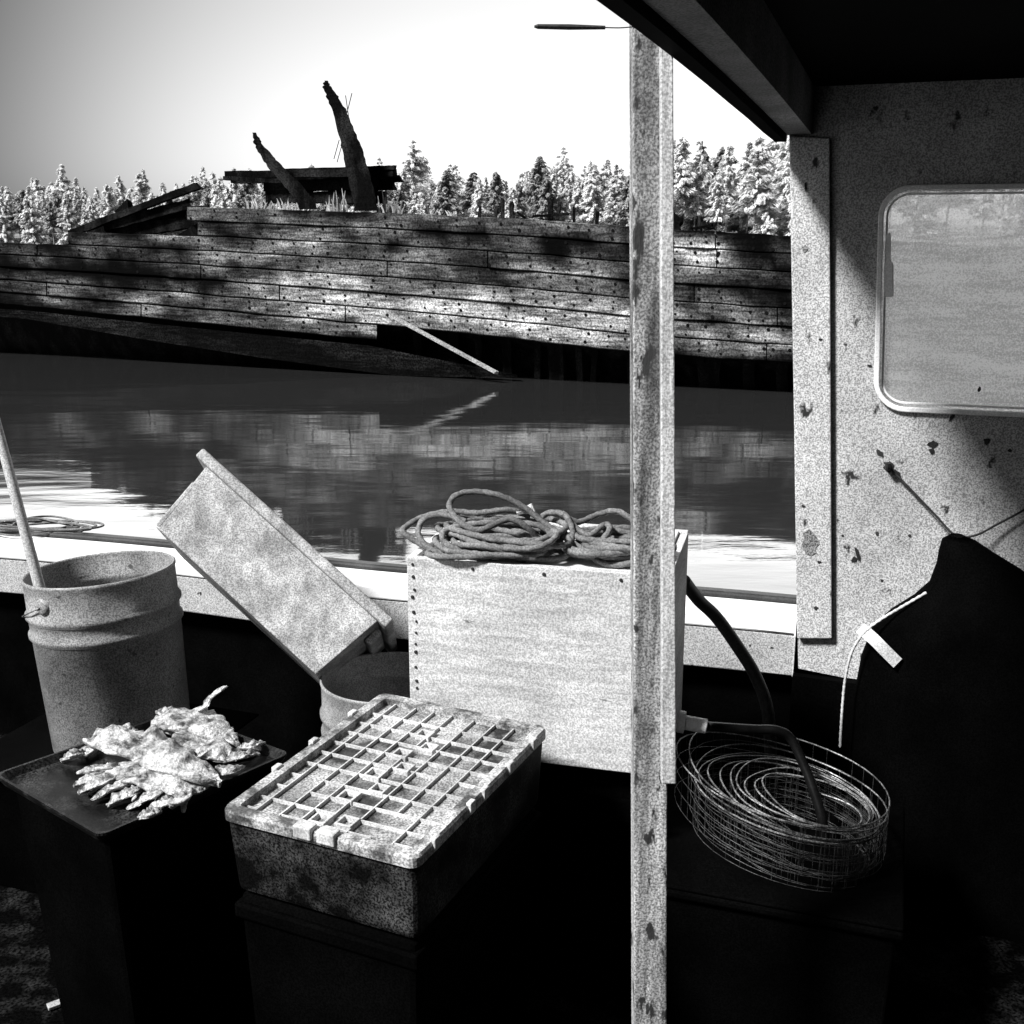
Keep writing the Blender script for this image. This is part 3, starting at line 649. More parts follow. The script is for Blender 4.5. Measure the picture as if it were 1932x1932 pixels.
mb = MB(); mb.tube([atY(975, 968, 1.86), atY(1003, 958, 1.86), atY(1010, 972, 1.85)], [.004, .009, .003], 6); mb.build('rope_tail', M['ropep'], rl)
rr_ = thing('rope_coil', (c2.x, c2.y, zl), 'tangled rope coil behind the post, right half of the plywood box', 'rope', 'rope coils on the plywood box')
rope('coil', dense(heap(c2.x + .015, c2.y, zl, .085, .06, 11, RR, .045, 8, .2), 5), RR, M['rope'], rr_)
rope('loose_loop', dense([atY(*p, D1 + e) for *p, e in ((1060, 1020, .0), (1020, 985, .03), (1035, 968, .04), (1065, 972, .03), (1080, 1000, 0), (1075, 1030, -.03))], 10), RR, M['rope'], rr_)
rope('loose_loop', dense([atY(*p, D1 + e) for *p, e in ((1060, 968, .03), (1090, 985, .03), (1130, 970, .05), (1165, 965, .05), (1200, 985, .04), (1240, 1010, .02), (1270, 1040, -.02))], 10), RR, M['rope'], rr_)
rope('loose_loop', dense([atY(*p, D1 + e) for *p, e in ((1075, 985, .03), (1110, 1010, -.01), (1140, 990, .02), (1150, 1000, 0), (1125, 1040, -.02), (1160, 1058, -.03), (1200, 1050, -.03))], 10), RR, M['rope'], rr_)

# tall pail on a black crate
def pail(name, top, rad, hgt, label, mat, tiltx, tilty, earang, sc=1):
    Mx = Matrix.Translation(top) @ Euler((tiltx, tilty, 0)).to_matrix().to_4x4()
    o = thing(name, Mx @ V((0, 0, -hgt)), label, 'bucket')
    k = rad
    outp = [(k * .985, 0.0), (k, -.002), (k * 1.0, -.006), (k * .985, -.012), (k * .985, -.066), (k * 1.02, -.072), (k * 1.02, -.079), (k * .985, -.085), (k * .98, -.108), (k * 1.012, -.113), (k * 1.012, -.120), (k * .975, -.126), (k * .93, -hgt + .006), (k * .91, -hgt)]
    inn = [(k * .89, -hgt + .006), (k * .94, -.13), (k * .945, -.066), (k * .925, -.058), (k * .925, -.05), (k * .96, -.044), (k * .962, -.004), (k * .97, 0)]
    mb = MB(); mb.lathe(outp + [(.0005, -hgt)], 72, Mx); mb.lathe([(.0005, -hgt + .006)] + inn + [(k * .985, 0)], 72, Mx); mb.build('pail_body', mat, o, smooth=True)
    Me = Mx @ Matrix.Rotation(earang, 4, 'Z') @ Matrix.Translation((k * .985, 0, -.04)) @ Matrix.Rotation(R(90), 4, 'Y')
    mb = MB(); mb.lathe([(.0005, .006), (.012, .006), (.016, .003), (.018, -.002)], 20, Me); ear = mb.build('handle_ear', mat, o, smooth=True)
    pts = []; BS_ = 1
    for i in range(31):
        a = math.pi * i / 30; p = V((math.cos(a) * k * 1.03, 0, 0)); dr = math.sin(a)
        q = Matrix.Rotation(earang, 4, 'Z') @ V((p.x, -dr * k * 1.07 * BS_, -.04 - .06 * dr)); pts.append(Mx @ q)
    mb = MB(); mb.tube(pts, .0016, 6); mb.build('bail', M['wire'], o, smooth=True)
    return o
zb1 = H - 1.02
p1 = atY(188, 1072, 2.2)
pail('bucket', p1, .151, p1.z - .31, 'tall pale plastic pail with a wooden handle standing in it', M['bucket'], R(-2), R(-3.5), R(242))
s1 = thing('black_tote', (p1.x, p1.y, 0), 'black bin in the dark beneath the tall pail', 'bin')
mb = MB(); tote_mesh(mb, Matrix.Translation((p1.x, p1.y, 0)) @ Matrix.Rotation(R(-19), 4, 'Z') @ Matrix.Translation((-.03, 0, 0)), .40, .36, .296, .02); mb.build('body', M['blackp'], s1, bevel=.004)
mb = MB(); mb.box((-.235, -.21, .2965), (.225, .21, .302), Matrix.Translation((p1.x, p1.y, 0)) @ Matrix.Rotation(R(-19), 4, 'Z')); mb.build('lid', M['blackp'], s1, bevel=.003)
b0 = p1 + V((-.02, -.02, -.36)); t0 = atY(70, 1090, 2.16)
t1 = atY(0, 825, 2.22); dirn = (t1 - t0).normalized()
mb = MB(); base = t0 - dirn * .27; L_ = 1.5
mb.tube([base + dirn * L_ * i / 10 for i in range(11)], [.0125, .0118, .011, .0105, .0095, .009, .0085, .008, .008, .008, .008], 12)
tag(mb.build('wooden_handle', M['stick'], None, smooth=True), 'long thin wooden handle leaning out of the tall pail', 'handle')
# second pail, on deck behind the crate
p2 = atY(742, 1275, 2.22); p2.x -= .012
pail('bucket', p2, .143, p2.z, 'open pail on the deck between the tilted tote and plywood box', M['bucket2'], 0, 0, R(120))

# ------------------------------------------------------------------ tilted tote: lies on the second pail's rim and the rail
def tote2():
    Df = 2.13
    # near long side outline: lower-left bottom edge and upper-right rim edge
    a = atY(398, 868, Df + .24); b_ = atY(724, 1162, Df + .09); c = atY(600, 1280, Df); d = atY(286, 986, Df + .16)   # rim top, rim low, floor low, floor top
    u = (b_ - a); L = u.length; u.normalize(); v = (d - a); v -= u * v.dot(u); dep = v.length; v.normalize(); n = u.cross(v).normalized()
    if n.y < 0: n = -n                      # away from the viewer
    n = (n + V((0, 0, .0))).normalized()
    Wd = .30
    o = thing('fish_tote', c, 'scuffed grey plastic tote tipped on end, leaning against the rail', 'tote')
    def P(i, j, k): return a + u * i + v * j + n * k        # along, depth from rim, across
    tp = .022; th = .005
    top = [P(0, 0, 0), P(L, 0, 0), P(L, 0, Wd), P(0, 0, Wd)]
    bot = [P(tp, dep, tp * .6), P(L - tp, dep, tp * .6), P(L - tp, dep, Wd - tp), P(tp, dep, Wd - tp)]
    ti = [P(th, 0, th), P(L - th, 0, th), P(L - th, 0, Wd - th), P(th, 0, Wd - th)]
    bi = [P(tp + th, dep - th, tp), P(L - tp - th, dep - th, tp), P(L - tp - th, dep - th, Wd - tp - th), P(tp + th, dep - th, Wd - tp - th)]
    fs = [(7, 6, 5, 4)] + [(k, (k + 1) % 4, 4 + (k + 1) % 4, 4 + k) for k in range(4)] + [(12, 13, 14, 15)] + [(8 + k, 12 + k, 12 + (k + 1) % 4, 8 + (k + 1) % 4) for k in range(4)] + [(k, 8 + k, 8 + (k + 1) % 4, (k + 1) % 4) for k in range(4)]
    mb = MB(); mb.add(top + bot + ti + bi, fs); mb.build('body', M['tote'], o, bevel=.007, seg=3)
    mb = MB(); r = .024
    loop0 = [(-r, -r), (L + r, -r), (L + r, Wd + r), (-r, Wd + r)]; loop1 = [(.001, .001), (L - .001, .001), (L - .001, Wd - .001), (.001, Wd - .001)]
    # rim: four-sided ring
    vv = [P(i, -.006, k) for i, k in loop0] + [P(i, .018, k) for i, k in loop0] + [P(i, .018, k) for i, k in loop1] + [P(i, -.004, k) for i, k in loop1]
    fs = []
    for q in range(4):
        w_ = (q + 1) % 4; fs += [(q, w_, 4 + w_, 4 + q), (4 + q, 4 + w_, 8 + w_, 8 + q), (8 + q, 8 + w_, 12 + w_, 12 + q), (12 + q, 12 + w_, w_, q)]
    mb.add(vv, fs); rim = mb.build('rim', M['tote'], o, bevel=.005, seg=3)
    # end lip, ribs
    for i0, i1 in ((-.012, .004), (L - .004, L + .012)):
        mb = MB(); ps = [P(i0, .022, .05), P(i1, .022, .05), P(i1, .022, Wd - .05), P(i0, .022, Wd - .05), P(i0, .06, .06), P(i1, .06, .06), P(i1, .06, Wd - .06), P(i0, .06, Wd - .06)]
        mb.hexa(ps); mb.build('handle', M['tote'], o, bevel=.004)
    mb = MB(); ps = [P(tp * .55 - .008, .06, .004), P(tp * .55 + .004, .06, .004), P(tp * .55 + .004, .06, .03), P(tp * .55 - .008, .06, .03), P(tp - .008, dep - .004, .012), P(tp + .004, dep - .004, .012), P(tp + .004, dep - .004, .04), P(tp - .008, dep - .004, .04)]
    mb.hexa(ps); mb.build('corner_rib', M['tote'], o, bevel=.003)
    return o
tote2()

# ------------------------------------------------------------------ shellfish crate with gridded lid, on a crate below
zc = .58
LF, NR, FR, FL = [atZ(x, y, zc) for x, y in ((415, 1525), (785, 1620), (1035, 1370), (720, 1305))]
cr = thing('shellfish_crate', ((LF + FR) / 2).to_tuple()[:2] + (zc - .135,), 'grimy plastic crate with a pale gridded lid, top of its stack', 'crate')
def Cq(u, v, z):      # bilinear on the lid, u along the short side (LF->NR), v along the long
    p = LF * (1 - u) * (1 - v) + NR * u * (1 - v) + FR * u * v + FL * (1 - u) * v; return V((p.x, p.y, z))
mb = MB(); sh = .03
zs = zc - .135; lo = [Cq(sh, sh, zs), Cq(1 - sh, sh, zs), Cq(1 - sh, 1 - sh, zs), Cq(sh, 1 - sh, zs)]; hi = [Cq(.012, .01, zc - .0155), Cq(.988, .01, zc - .0155), Cq(.988, .99, zc - .0155), Cq(.012, .99, zc - .0155)]
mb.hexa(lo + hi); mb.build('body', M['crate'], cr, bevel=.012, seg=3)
c2_ = thing('stacking_crate', ((LF + FR) / 2).to_tuple()[:2] + (.0,), 'blackened crate in the dark carrying the gridded-lid crate', 'crate')
mb = MB(); zs -= .003
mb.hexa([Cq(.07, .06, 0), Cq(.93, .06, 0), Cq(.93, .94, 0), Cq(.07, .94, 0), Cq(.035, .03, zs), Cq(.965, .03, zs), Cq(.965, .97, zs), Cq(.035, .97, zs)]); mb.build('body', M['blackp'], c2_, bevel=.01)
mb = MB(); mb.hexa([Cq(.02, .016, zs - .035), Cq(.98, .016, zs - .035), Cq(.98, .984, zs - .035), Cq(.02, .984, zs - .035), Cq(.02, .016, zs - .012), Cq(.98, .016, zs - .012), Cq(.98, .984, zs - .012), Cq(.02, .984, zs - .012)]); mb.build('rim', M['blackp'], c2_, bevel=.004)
lidp = MB()
def rimbar(m_, u0, v0, u1, v1, wu, wv, z0, z1): m_.hexa([Cq(u0, v0, z0), Cq(u1, v0, z0), Cq(u1, v1, z0), Cq(u0, v1, z0), Cq(u0, v0, z1), Cq(u1, v0, z1), Cq(u1, v1, z1), Cq(u0, v1, z1)])
lidp.hexa([Cq(.03, .025, zc - .0153), Cq(.97, .025, zc - .0153), Cq(.97, .975, zc - .0153), Cq(.03, .975, zc - .0153), Cq(.03, .025, zc - .013), Cq(.97, .025, zc - .013), Cq(.97, .975, zc - .013), Cq(.03, .975, zc - .013)])
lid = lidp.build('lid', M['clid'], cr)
# rim as one closed frame
bmv = MB(); ring = [(0, 0), (1, 0), (1, 1), (0, 1)]; cu, cv = .058, .043; ring2 = [(cu, cv), (1 - cu, cv), (1 - cu, 1 - cv), (cu, 1 - cv)]
def rc(ring, ru, rv, n=5):
    o = []
    for (u, v), a0 in zip(ring, (180, 270, 0, 90)):
        cx = u + (ru if u < .5 else -ru); cy = v + (rv if v < .5 else -rv)
        for k in range(n + 1): a = R(a0 + 90 * k / n); o.append((cx + ru * math.cos(a), cy + rv * math.sin(a)))
    return o
r0, r1 = rc(ring, .05, .035), rc(ring2, .02, .014); nn = len(r0)
vv = [Cq(u, v, zc - .017) for u, v in r0] + [Cq(u, v, zc - .004) for u, v in r0] + [Cq(.5 + (u - .5) * .985, .5 + (v - .5) * .99, zc) for u, v in r0] + [Cq(u, v, zc - .001) for u, v in r1] + [Cq(u, v, zc - .014) for u, v in r1]
bmv.add(vv, [(l * nn + k, l * nn + (k + 1) % nn, (l + 1) * nn + (k + 1) % nn, (l + 1) * nn + k) for l in range(4) for k in range(nn)])
rim = bmv.build('rim', M['crim'], lid, smooth=False)
random.seed(14)
gb = MB(); us = [.06, .125, .25, .36, .47, .60, .72, .83, .94]; vs2 = [.045, .075, .15, .235, .32, .41, .50, .585, .675, .76, .85, .955]
def rib(u0, v0, u1, v1, h_=.007, t_=.00115):
    a, b_ = Cq(u0, v0, 0), Cq(u1, v1, 0); q = (b_ - a).normalized(); s_ = V((-q.y, q.x, 0)) * t_; z0, z1 = zc - .0135, zc - .0128 + h_
    up_ = V((0, 0, 1)); gb.hexa([a - s_ + up_ * z0, b_ - s_ + up_ * z0, b_ + s_ + up_ * z0, a + s_ + up_ * z0, a - s_ + up_ * z1, b_ - s_ + up_ * z1, b_ + s_ + up_ * z1, a + s_ + up_ * z1])
skipu = {(4, 3), (4, 4), (4, 7), (6, 0), (6, 1), (3, 0)}; skipv = {(1, 6), (6, 6), (2, 4)}
for i, u in enumerate(us[1:-1], 1):
    for j in range(len(vs2) - 1):
        if (i, j) not in skipu and random.random() > .05: rib(u, vs2[j], u, vs2[j + 1], .0054)
for j, v in enumerate(vs2[1:-1], 1):
    for i in range(len(us) - 1):
        if (j, i) not in skipv and random.random() > .07: rib(us[i], v, us[i + 1], v, .005)
rib(.06, .058, .40, .058, .0045); rib(.62, .058, .94, .058, .0045)
gb.build('lid_grid', M['crib'], lid)
def sq(u, v, su, sv, z=.0125, wr=.3):
    gb = MB()
    o4 = [(u - su, v - sv), (u + su, v - sv), (u + su, v + sv), (u - su, v + sv)]; i4 = [(u + (a - u) * (1 - wr), v + (b_ - v) * (1 - wr)) for a, b_ in o4]
    z0, z1 = zc - .0135, zc - .0135 + z
    vv = [Cq(*p, z0) for p in o4] + [Cq(*p, z1) for p in o4] + [Cq(*p, z1) for p in i4] + [Cq(*p, z0) for p in i4]
    gb.add(vv, [(l * 4 + k, l * 4 + (k + 1) % 4, l * 4 + 4 + (k + 1) % 4, l * 4 + 4 + k) for l in range(3) for k in range(4)])
    return gb
for u, v, a_ in ((.44, .10, .042), (.56, .12, .042), (.44, .26, .045), (.535, .345, .04), (.44, .43, .045), (.535, .51, .04), (.45, .60, .042), (.54, .68, .04), (.45, .77, .04)):
    sq(u, v, a_, a_ * .72, .0085).build('lid_socket', M['crib'], lid, bevel=.001)
# latches and hinge pegs round the rim
def blk(u0, u1, v0, v1, z0, z1, name, mat): 
    mb = MB(); rimbar(mb, u0, v0, u1, v1, 0, 0, z0, z1); mb.build(name, mat, lid, bevel=.002)
blk(.40, .49, -.012, .03, zc - .012, zc + .006, 'latch', M['crib']); blk(.52, .61, -.012, .03, zc - .012, zc + .006, 'latch', M['crib'])
for v in (.12, .36, .46, .66, .86): blk(.985, 1.012, v - .018, v + .018, zc - .014, zc + .004, 'hinge_peg', M['crib'])
for v in (.30, .52, .78): blk(-.012, .02, v - .02, v + .02, zc - .014, zc + .004, 'hinge_peg', M['crib'])

# ------------------------------------------------------------------ bait tray on a black bin
zt_ = .53
TN, TR, TF, TL = [atZ(x, y, zt_) for x, y in ((188, 1582), (548, 1425), (335, 1345), (-12, 1465))]
def Tq(u, v, z):
    p = TN * (1 - u) * (1 - v) + TR * u * (1 - v) + TF * u * v + TL * (1 - u) * v; return V((p.x, p.y, zt_ + z))
trc = (TN + TR + TF + TL) / 4
bin_ = thing('black_bin', (trc.x, trc.y, 0), 'tall black plastic bin holding up the bait tray', 'bin')
mb = MB(); q = .05
mb.hexa([Tq(.16, .13, -zt_), Tq(.88, .13, -zt_), Tq(.88, .9, -zt_), Tq(.16, .9, -zt_), Tq(.06, .05, -.016), Tq(.95, .05, -.016), Tq(.95, .95, -.016), Tq(.06, .95, -.016)]); mb.build('body', M['blackp'], bin_, bevel=.01)
tr = thing('bait_tray', (trc.x, trc.y, zt_ - .012), 'shallow dark tray of cut bait on the black bin', 'tray')
mb = MB(); r0 = rc([(0, 0), (1, 0), (1, 1), (0, 1)], .05, .05); nn = len(r0)
def scl(s_): return [(.5 + (u - .5) * s_, .5 + (v - .5) * s_) for u, v in r0]
lay = [(scl(.9), -.013), (scl(.96), -.012), (scl(1.0), .0), (scl(1.0), .004), (scl(.972), .004), (scl(.93), -.008)]
vv = [Tq(u, v, z) for l_, z in lay for u, v in l_]
mb.add(vv, [(l * nn + k, l * nn + (k + 1) % nn, (l + 1) * nn + (k + 1) % nn, (l + 1) * nn + k) for l in range(5) for k in range(nn)] + [tuple(range(nn - 1, -1, -1)), tuple(5 * nn + k for k in range(nn))])
mb.build('tray_body', M['tray'], tr)
# bait: ragged fillets, ribs, heads
def fillet(name, label, path, wid, thick, fr, seed, z0=.0, fins=True):
    """ragged slab of fish along a path of frame points on the tray; fr = fringe of rib bones at the far end"""
    random.seed(seed); pts = spline([atZ(x, y, zt_ + z0 + e) for x, y, e in path], 16); n = len(pts); o = thing(name, tuple(sum(pts, V()) / n), label, 'bait', 'cut bait in the tray')
    mb = MB(); vv = []; K = 26
    for i, p in enumerate(pts):
        f = i / (n - 1); t_ = (pts[min(i + 1, n - 1)] - pts[max(i - 1, 0)]).normalized(); s_ = V((t_.y, -t_.x, 0)).normalized(); u_ = s_.cross(t_)
        if u_.z < 0: u_ = -u_
        prof_ = max(.12, math.sin(math.pi * min(1, f * .92 + .10)) ** .6)
        for k in range(K):
            a = 2 * math.pi * k / K; rr2 = 1 + .40 * nz((i * .10 + seed * 7, math.cos(a) * 1.3, math.sin(a) * 1.3 + seed)) + .22 * nz((i * .22, math.cos(a) * 3 + 5, math.sin(a) * 3 + seed)) + .08 * nz((i * .5, k * .9, seed + 9))
            vv.append(p + s_ * (math.cos(a) * wid * .72 * prof_ * rr2) + u_ * (thick * (.4 + .6 * prof_) * (math.sin(a) * .5 + .5) * rr2 ** 1.6 * .8))
    mb.add(vv, [(i * K + k, i * K + (k + 1) % K, (i + 1) * K + (k + 1) % K, (i + 1) * K + k) for i in range(n - 1) for k in range(K)] + [tuple(range(K)), tuple((n - 1) * K + k for k in range(K - 1, -1, -1))])
    ob = mb.build('flesh', M['fish'], o, smooth=True)
    for (x, y, x2, y2, wv, e) in fr:
        mb = MB(); a, b_ = atZ(x, y, zt_ + z0 + e), atZ(x2, y2, zt_ - .007); q = spline([a, a.lerp(b_, .35) + V((0, 0, .006)), a.lerp(b_, .7) + V((rnd(-.004, .004), rnd(-.004, .004), .004)), b_], 6); vv = []; n2 = len(q)
        for i, p in enumerate(q):
            t_ = (q[min(i + 1, n2 - 1)] - q[max(i - 1, 0)]).normalized(); s_ = V((t_.y, -t_.x, 0)).normalized(); u_ = s_.cross(t_); ww = wv * (1 - .75 * (i / (n2 - 1)) ** 2) * (1 + .4 * nz((i * .4, x * .1, y * .1)))
            for k in range(8): an = 2 * math.pi * k / 8; vv.append(p + s_ * ww * math.cos(an) + u_ * ww * .4 * math.sin(an))
        mb.add(vv, [(i * 8 + k, i * 8 + (k + 1) % 8, i * 8 + 8 + (k + 1) % 8, i * 8 + 8 + k) for i in range(n2 - 1) for k in range(8)] + [tuple(range(8)), tuple((n2 - 1) * 8 + k for k in range(7, -1, -1))])
        mb.build('flap', M['fish'], o, smooth=True)
    return o
fillet('bait_fish', 'longest pale fillet lying across the bait tray', [(178, 1404, .004), (230, 1412, .012), (290, 1435, .014), (345, 1460, .012), (415, 1486, .0)], .052, .034, [(205, 1404, 160, 1428, .010, .012), (385, 1475, 428, 1474, .012, .006)], 1, .004)
fillet('bait_fish', 'pale split fish with flaps fanned towards the tray\'s near corner', [(205, 1462, .004), (245, 1462, .012), (290, 1474, .014), (340, 1492, .008), (385, 1497, .0)], .046, .02,
       [(225 + k * 19 + rnd(-6, 6), 1462 + k * 5, 150 + k * 29 + rnd(-14, 14), 1488 + k * 6 + rnd(-8, 8), rnd(.008, .014), .010) for k in range(7)] + [(335, 1500, 346, 1533, .009, .006), (215, 1462, 150, 1470, .013, .01)], 2, -.004)
fillet('bait_fish', 'mottled fish head and belly piece at the tray\'s far side', [(295, 1372, .004), (330, 1364, .014), (370, 1374, .016), (415, 1394, .01), (445, 1406, .0)], .055, .022, [(430, 1388, 452, 1414, .011, .010), (390, 1378, 448, 1390, .010, .014), (310, 1366, 340, 1349, .008, .012), (350, 1370, 385, 1355, .012, .016), (380, 1390, 350, 1412, .012, .012)], 3, -.004)
random.seed(55)
strips = [(215, 1462, 140, 1486), (235, 1470, 150, 1500), (258, 1478, 172, 1514), (282, 1486, 205, 1524), (305, 1492, 240, 1530), (330, 1497, 282, 1530), (225, 1452, 145, 1462), (350, 1500, 325, 1528), (330, 1395, 410, 1425), (370, 1425, 440, 1415), (300, 1378, 370, 1400), (400, 1385, 450, 1412), (425, 1440, 490, 1428), (455, 1415, 500, 1405), (400, 1470, 460, 1452), (340, 1362, 300, 1350), (250, 1395, 210, 1380), (300, 1535, 262, 1548), (165, 1430, 118, 1440)]
for k, (x0, y0, x1, y1) in enumerate(strips):
    cx_, cy_ = (x0 + x1) / 2 + rnd(-7, 7), (y0 + y1) / 2 + rnd(-6, 2)
    o_ = fillet('bait_strip', 'narrow limp strip tangled in the heap of bait on the tray', [(x0, y0, rnd(-.002, .006)), (cx_ + (x0 - x1) * .16, cy_ + (y0 - y1) * .16, rnd(.006, .018)), (cx_ - (x0 - x1) * .16, cy_ - (y0 - y1) * .16, rnd(.004, .014)), (x1, y1, rnd(-.003, .004))], rnd(.011, .02), rnd(.010, .016), [], 100 + k, -.005)
    o_['group'] = 'narrow strips in the bait heap'
fillet('bait_fish', 'thin bent fish tail sticking up beyond the tray', [(372, 1356, .004), (385, 1340, .03), (400, 1318, .05), (430, 1296, .07)], .016, .008, [], 4, 0)
fillet('bait_fish', 'small scrap of fish at the tray\'s left edge', [(150, 1432, .002), (168, 1420, .006), (190, 1408, .004)], .022, .012, [], 5, -.006)
fillet('bait_fish', 'flat scrap of skin on the tray right of the fillets', [(420, 1432, .0), (450, 1424, .002), (490, 1416, .0)], .03, .006, [], 6, -.007)
fillet('bait_fish', 'dark wet scrap of guts between the fillets', [(300, 1420, .012), (350, 1412, .016), (400, 1420, .01), (425, 1440, .0)], .05, .02, [], 7, -.006)

# ------------------------------------------------------------------ ropes on the rail at the left
pts = []
random.seed(31)
for i in range(120):
    f = i / 119; a = f * 6.283 * 9
    x = 85 + 130 * math.cos(a) * (.7 + .8 * nz((i * .13, 2, 0))) + 60 * nz((i * .2, 7, 0)); y = 992 + 14 * math.sin(a) * (.7 + 1.2 * nz((i * .2, 1, 3)))
    pts.append(atZ(x - 10, y, ZG + .010 + .03 * abs(nz((i * .17, 5, 5)))))
mb = MB(); mb.tube(spline(pts, 5), .0030, 7); tag(mb.build('rail_rope', M['rope'], None, smooth=True), 'thin slack line bundled on the rail behind the tall pail', 'rope')

# ------------------------------------------------------------------ hoses and pipe fitting at the box's right end
pf = atY(1292, 1363, 1.76); pe = pf + V((.034, -.006, -.004))
ft = thing('pipe_fitting', pf, 'short white pipe stub screwed into the plywood box\'s right end', 'pipe')
mb = MB(); q = (pe - pf).to_track_quat('Z', 'Y').to_matrix().to_4x4(); Mx = Matrix.Translation(pf) @ q
mb.lathe([(.0005, -.012), (.017, -.012), (.019, -.01), (.019, .0), (.012, .001)], 20, Mx); mb.build('flange', M['pipe'], ft, smooth=False)
mb = MB(); mb.lathe([(.0125, .001), (.0125, .036), (.011, .0375), (.0005, .0375)], 20, Mx); mb.build('stub', M['pipe'], ft)
mb = MB(); mb.tube(spline([pe, atY(1345, 1371, 1.775), atY(1420, 1376, 1.79), atY(1465, 1378, 1.79), atY(1492, 1394, 1.79), atY(1515, 1440, 1.77), atY(1538, 1500, 1.74), atY(1552, 1550, 1.72), atY(1558, 1600, 1.72)], 10), .0085, 10)
tag(mb.build('hose', M['hose'], None, smooth=True), 'black hose running from the white pipe stub down into the wire roll', 'hose')
mb = MB(); mb.tube(spline([atY(1290, 1095, 2.02), atY(1318, 1132, 2.06), atY(1352, 1165, 2.08), atY(1395, 1225, 2.08), atY(1425, 1275, 2.07), atY(1448, 1340, 2.05), atY(1455, 1440, 2.04)], 10), .0125, 12)
tag(mb.build('hose', M['ghose'], None, smooth=True), 'thick grey hose curving down behind the plywood box\'s right end', 'hose')

# ------------------------------------------------------------------ roll of wire mesh
wc = atY(1472, 1478, 1.74); WZ = wc.z; WH = .085
wr = thing('wire_mesh_roll', (wc.x, wc.y, WZ - WH), 'loose roll of galvanised wire mesh standing on end by the post', 'wire roll')
random.seed(17); turns = 11; npt = turns * 40; base = []
for i in range(npt + 1):
    a = 2 * math.pi * i / 40 + 1.2; k = i / npt; r = .182 * (1 - .58 * k) + .004 * math.sin(a * 3.1 + k * 7)
    sh_ = (.182 - r) * (.86 + .1 * math.sin(k * 17)); base.append(V((wc.x + .52 * sh_ + r * math.cos(a), wc.y - .70 * sh_ + r * .97 * math.sin(a), 0)))
mb = MB(); rows = 3
def wz(i, j):
    b_ = base[i]; tl = -.19 * (b_.x - wc.x) + .03 * nz((i * .01, 0, 0)); return WZ - WH * j / rows + tl + (.012 * math.sin(i * .05) if j == 0 else .012 * math.sin(i * .05))
for j in range(1, rows + 1): mb.tube([V((b_.x, b_.y, wz(i, j))) for i, b_ in enumerate(base)], .0005, 4)
m_ = MB(); m_.tube([V((b_.x, b_.y, wz(i, 0) + .0004)) for i, b_ in enumerate(base)], .0013, 5); m_.build('edge_wire', M['wire'], wr)
acc = 0
for i in range(1, npt + 1):
    acc += (base[i] - base[i - 1]).length
    if acc > .034: acc -= .034; mb.tube([V((base[i].x, base[i].y, wz(i, 0))), V((base[i].x, base[i].y, wz(i, rows)))], .0004, 4)
mb.build('mesh_wire', M['wired'], wr)
sb = thing('black_box', (wc.x, wc.y, 0), 'black box in the dark under the roll of wire mesh', 'box')
mb = MB(); tote_mesh(mb, Matrix.Translation((wc.x, wc.y, 0)) @ Matrix.Rotation(R(-19), 4, 'Z'), .40, .38, WZ - WH - .03, .01); mb.build('body', M['blackp'], sb, bevel=.004)
mb = MB(); mb.box((-.21, -.20, WZ - WH - .029), (.21, .20, WZ - WH - .022), Matrix.Translation((wc.x, wc.y, 0)) @ Matrix.Rotation(R(-19), 4, 'Z')); mb.build('lid', M['blackp'], sb, bevel=.003)

# ------------------------------------------------------------------ oilskin hanging on the cabin wall
kn = wp(1806, 1008, .03)
ok = thing('oilskin_jacket', kn, 'black oilskin jacket hanging from a cord on the cabin wall', 'jacket')
rows_ = [(1003, 1790, 1818), (1012, 1776, 1842), (1035, 1770, 1880), (1060, 1766, 1925), (1100, 1752, 1985), (1130, 1722, 2020), (1160, 1680, 2045), (1195, 1646, 2065), (1250, 1626, 2080), (1330, 1612, 2090), (1450, 1604, 2095), (1600, 1602, 2100), (1720, 1604, 2100), (1840, 1610, 2100)]
mb = MB(); K = 40; vv = []
for (y, a, b_) in rows_:
    pa, pb = wp(a, y, .045), wp(b_, y, .045); c = (pa + pb) / 2; hw = (pb - pa).length / 2; f = (y - 1003) / 840
    for k in range(K):
        an = 2 * math.pi * k / K; fold = 1 + .10 * f * math.sin(an * 7 + y * .004) + .08 * nz((k * .5, y * .01, 2))
        vv.append(c + wd * (hw * math.cos(an) * (1 if abs(math.cos(an)) > .9 else fold)) + wn_ * ((.012 + min(hw * .45, .075)) * math.sin(an) * fold + .03))
n = len(rows_)
mb.add(vv, [(i * K + k, i * K + (k + 1) % K, (i + 1) * K + (k + 1) % K, (i + 1) * K + k) for i in range(n - 1) for k in range(K)] + [tuple(range(K)), tuple((n - 1) * K + k for k in range(K - 1, -1, -1))])
mb.build('jacket_body', M['blackp'], ok, smooth=True)
mb = MB()
sp = spline([wp(1622, 1186, .11), wp(1645, 1205, .14), wp(1668, 1228, .15), wp(1692, 1252, .15)], 6); vv = []
for p in sp: vv += [p + V((.009, 0, .010)), p + V((-.006, 0, -.008))]
mb.add(vv, [(i * 2, i * 2 + 1, i * 2 + 3, i * 2 + 2) for i in range(len(sp) - 1)]); mb.build('strap', M['ropep'], ok, solid=.003)
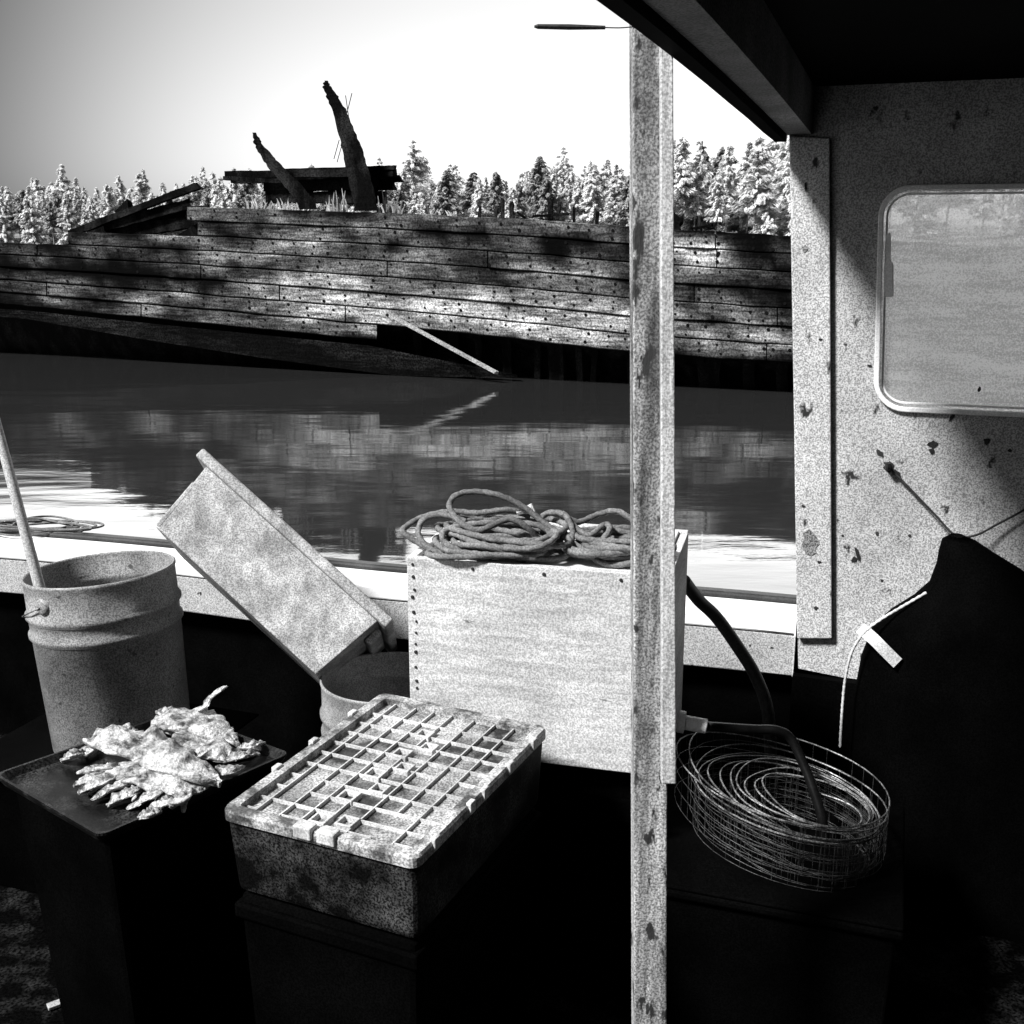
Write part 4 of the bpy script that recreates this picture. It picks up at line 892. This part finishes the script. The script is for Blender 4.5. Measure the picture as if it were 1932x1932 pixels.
mb = MB(); mb.tube(spline([wp(1748, 1118, .10), wp(1700, 1146, .11), wp(1660, 1170, .12), wp(1632, 1192, .125), wp(1608, 1228, .125), wp(1595, 1280, .12), wp(1589, 1340, .12), wp(1585, 1410, .12)], 14), .0028, 9, lobes=3, amp=.2, twist=500); mb.build('drawcord', M['ropep'], ok, smooth=True)
mb = MB(); mb.tube(spline([wp(1668, 872, .012), wp(1720, 925, .014), wp(1765, 972, .02), wp(1803, 1010, .03), wp(1840, 1010, .03), wp(1880, 990, .02), wp(1932, 962, .014), wp(2010, 915, .01)], 8), .0022, 7)
tag(mb.build('hanging_cord', M['rust'], None, smooth=True), 'thin dark cord strung between pegs along the cabin wall', 'cord')
pg = wp(1676, 880, .0)
mb = MB(); mb.tube(spline([pg, pg + wn_ * .02, pg + wn_ * .025 + V((0, 0, .012))], 5), [.006, .0065, .006, .0055, .005, .005, .005, .005, .005, .005, .005], 8)
pn = MB(); pl = [pg + wd * (rnd(.006, .013) * math.cos(a * .7)) + V((0, 0, rnd(.006, .014) * math.sin(a * .7))) + wn_ * .002 for a in range(9)]; mb.add(pl, [tuple(range(9))])
tag(mb.build('wall_peg', M['rust'], None), 'rusty iron peg in the cabin wall below the window', 'peg')

# thin stick at the post's top
s0, s1_, s2 = atY(1008, 50, 1.33), atY(1142, 52, 1.33), atY(1200, 50, 1.33)
stk = thing('stick', s1_, 'thin frayed dark stick wired out sideways from the post top', 'stick')
mb = MB(); mb.tube([s0, s0.lerp(s1_, .05), s0.lerp(s1_, .5), s1_], [.0012, .0026, .003, .002], 8); mb.build('rod', M['rust'], stk)
mb = MB(); mb.tube(spline([s1_, s1_.lerp(s2, .5) + V((0, 0, -.0008)), s2], 6), .0007, 5); mb.build('wire', M['rust'], stk)
# mat strip on the deck, low left
mb = MB(); c = atZ(112, 1895, .003); mb.box((-.02, -.008, 0), (.02, .008, .006), Matrix.Translation(c) @ Matrix.Rotation(R(35), 4, 'Z')); tag(mb.build('wood_chip', M['stick'], None, bevel=.001), 'small pale chip of wood lying on the dark deck', 'wood chip')
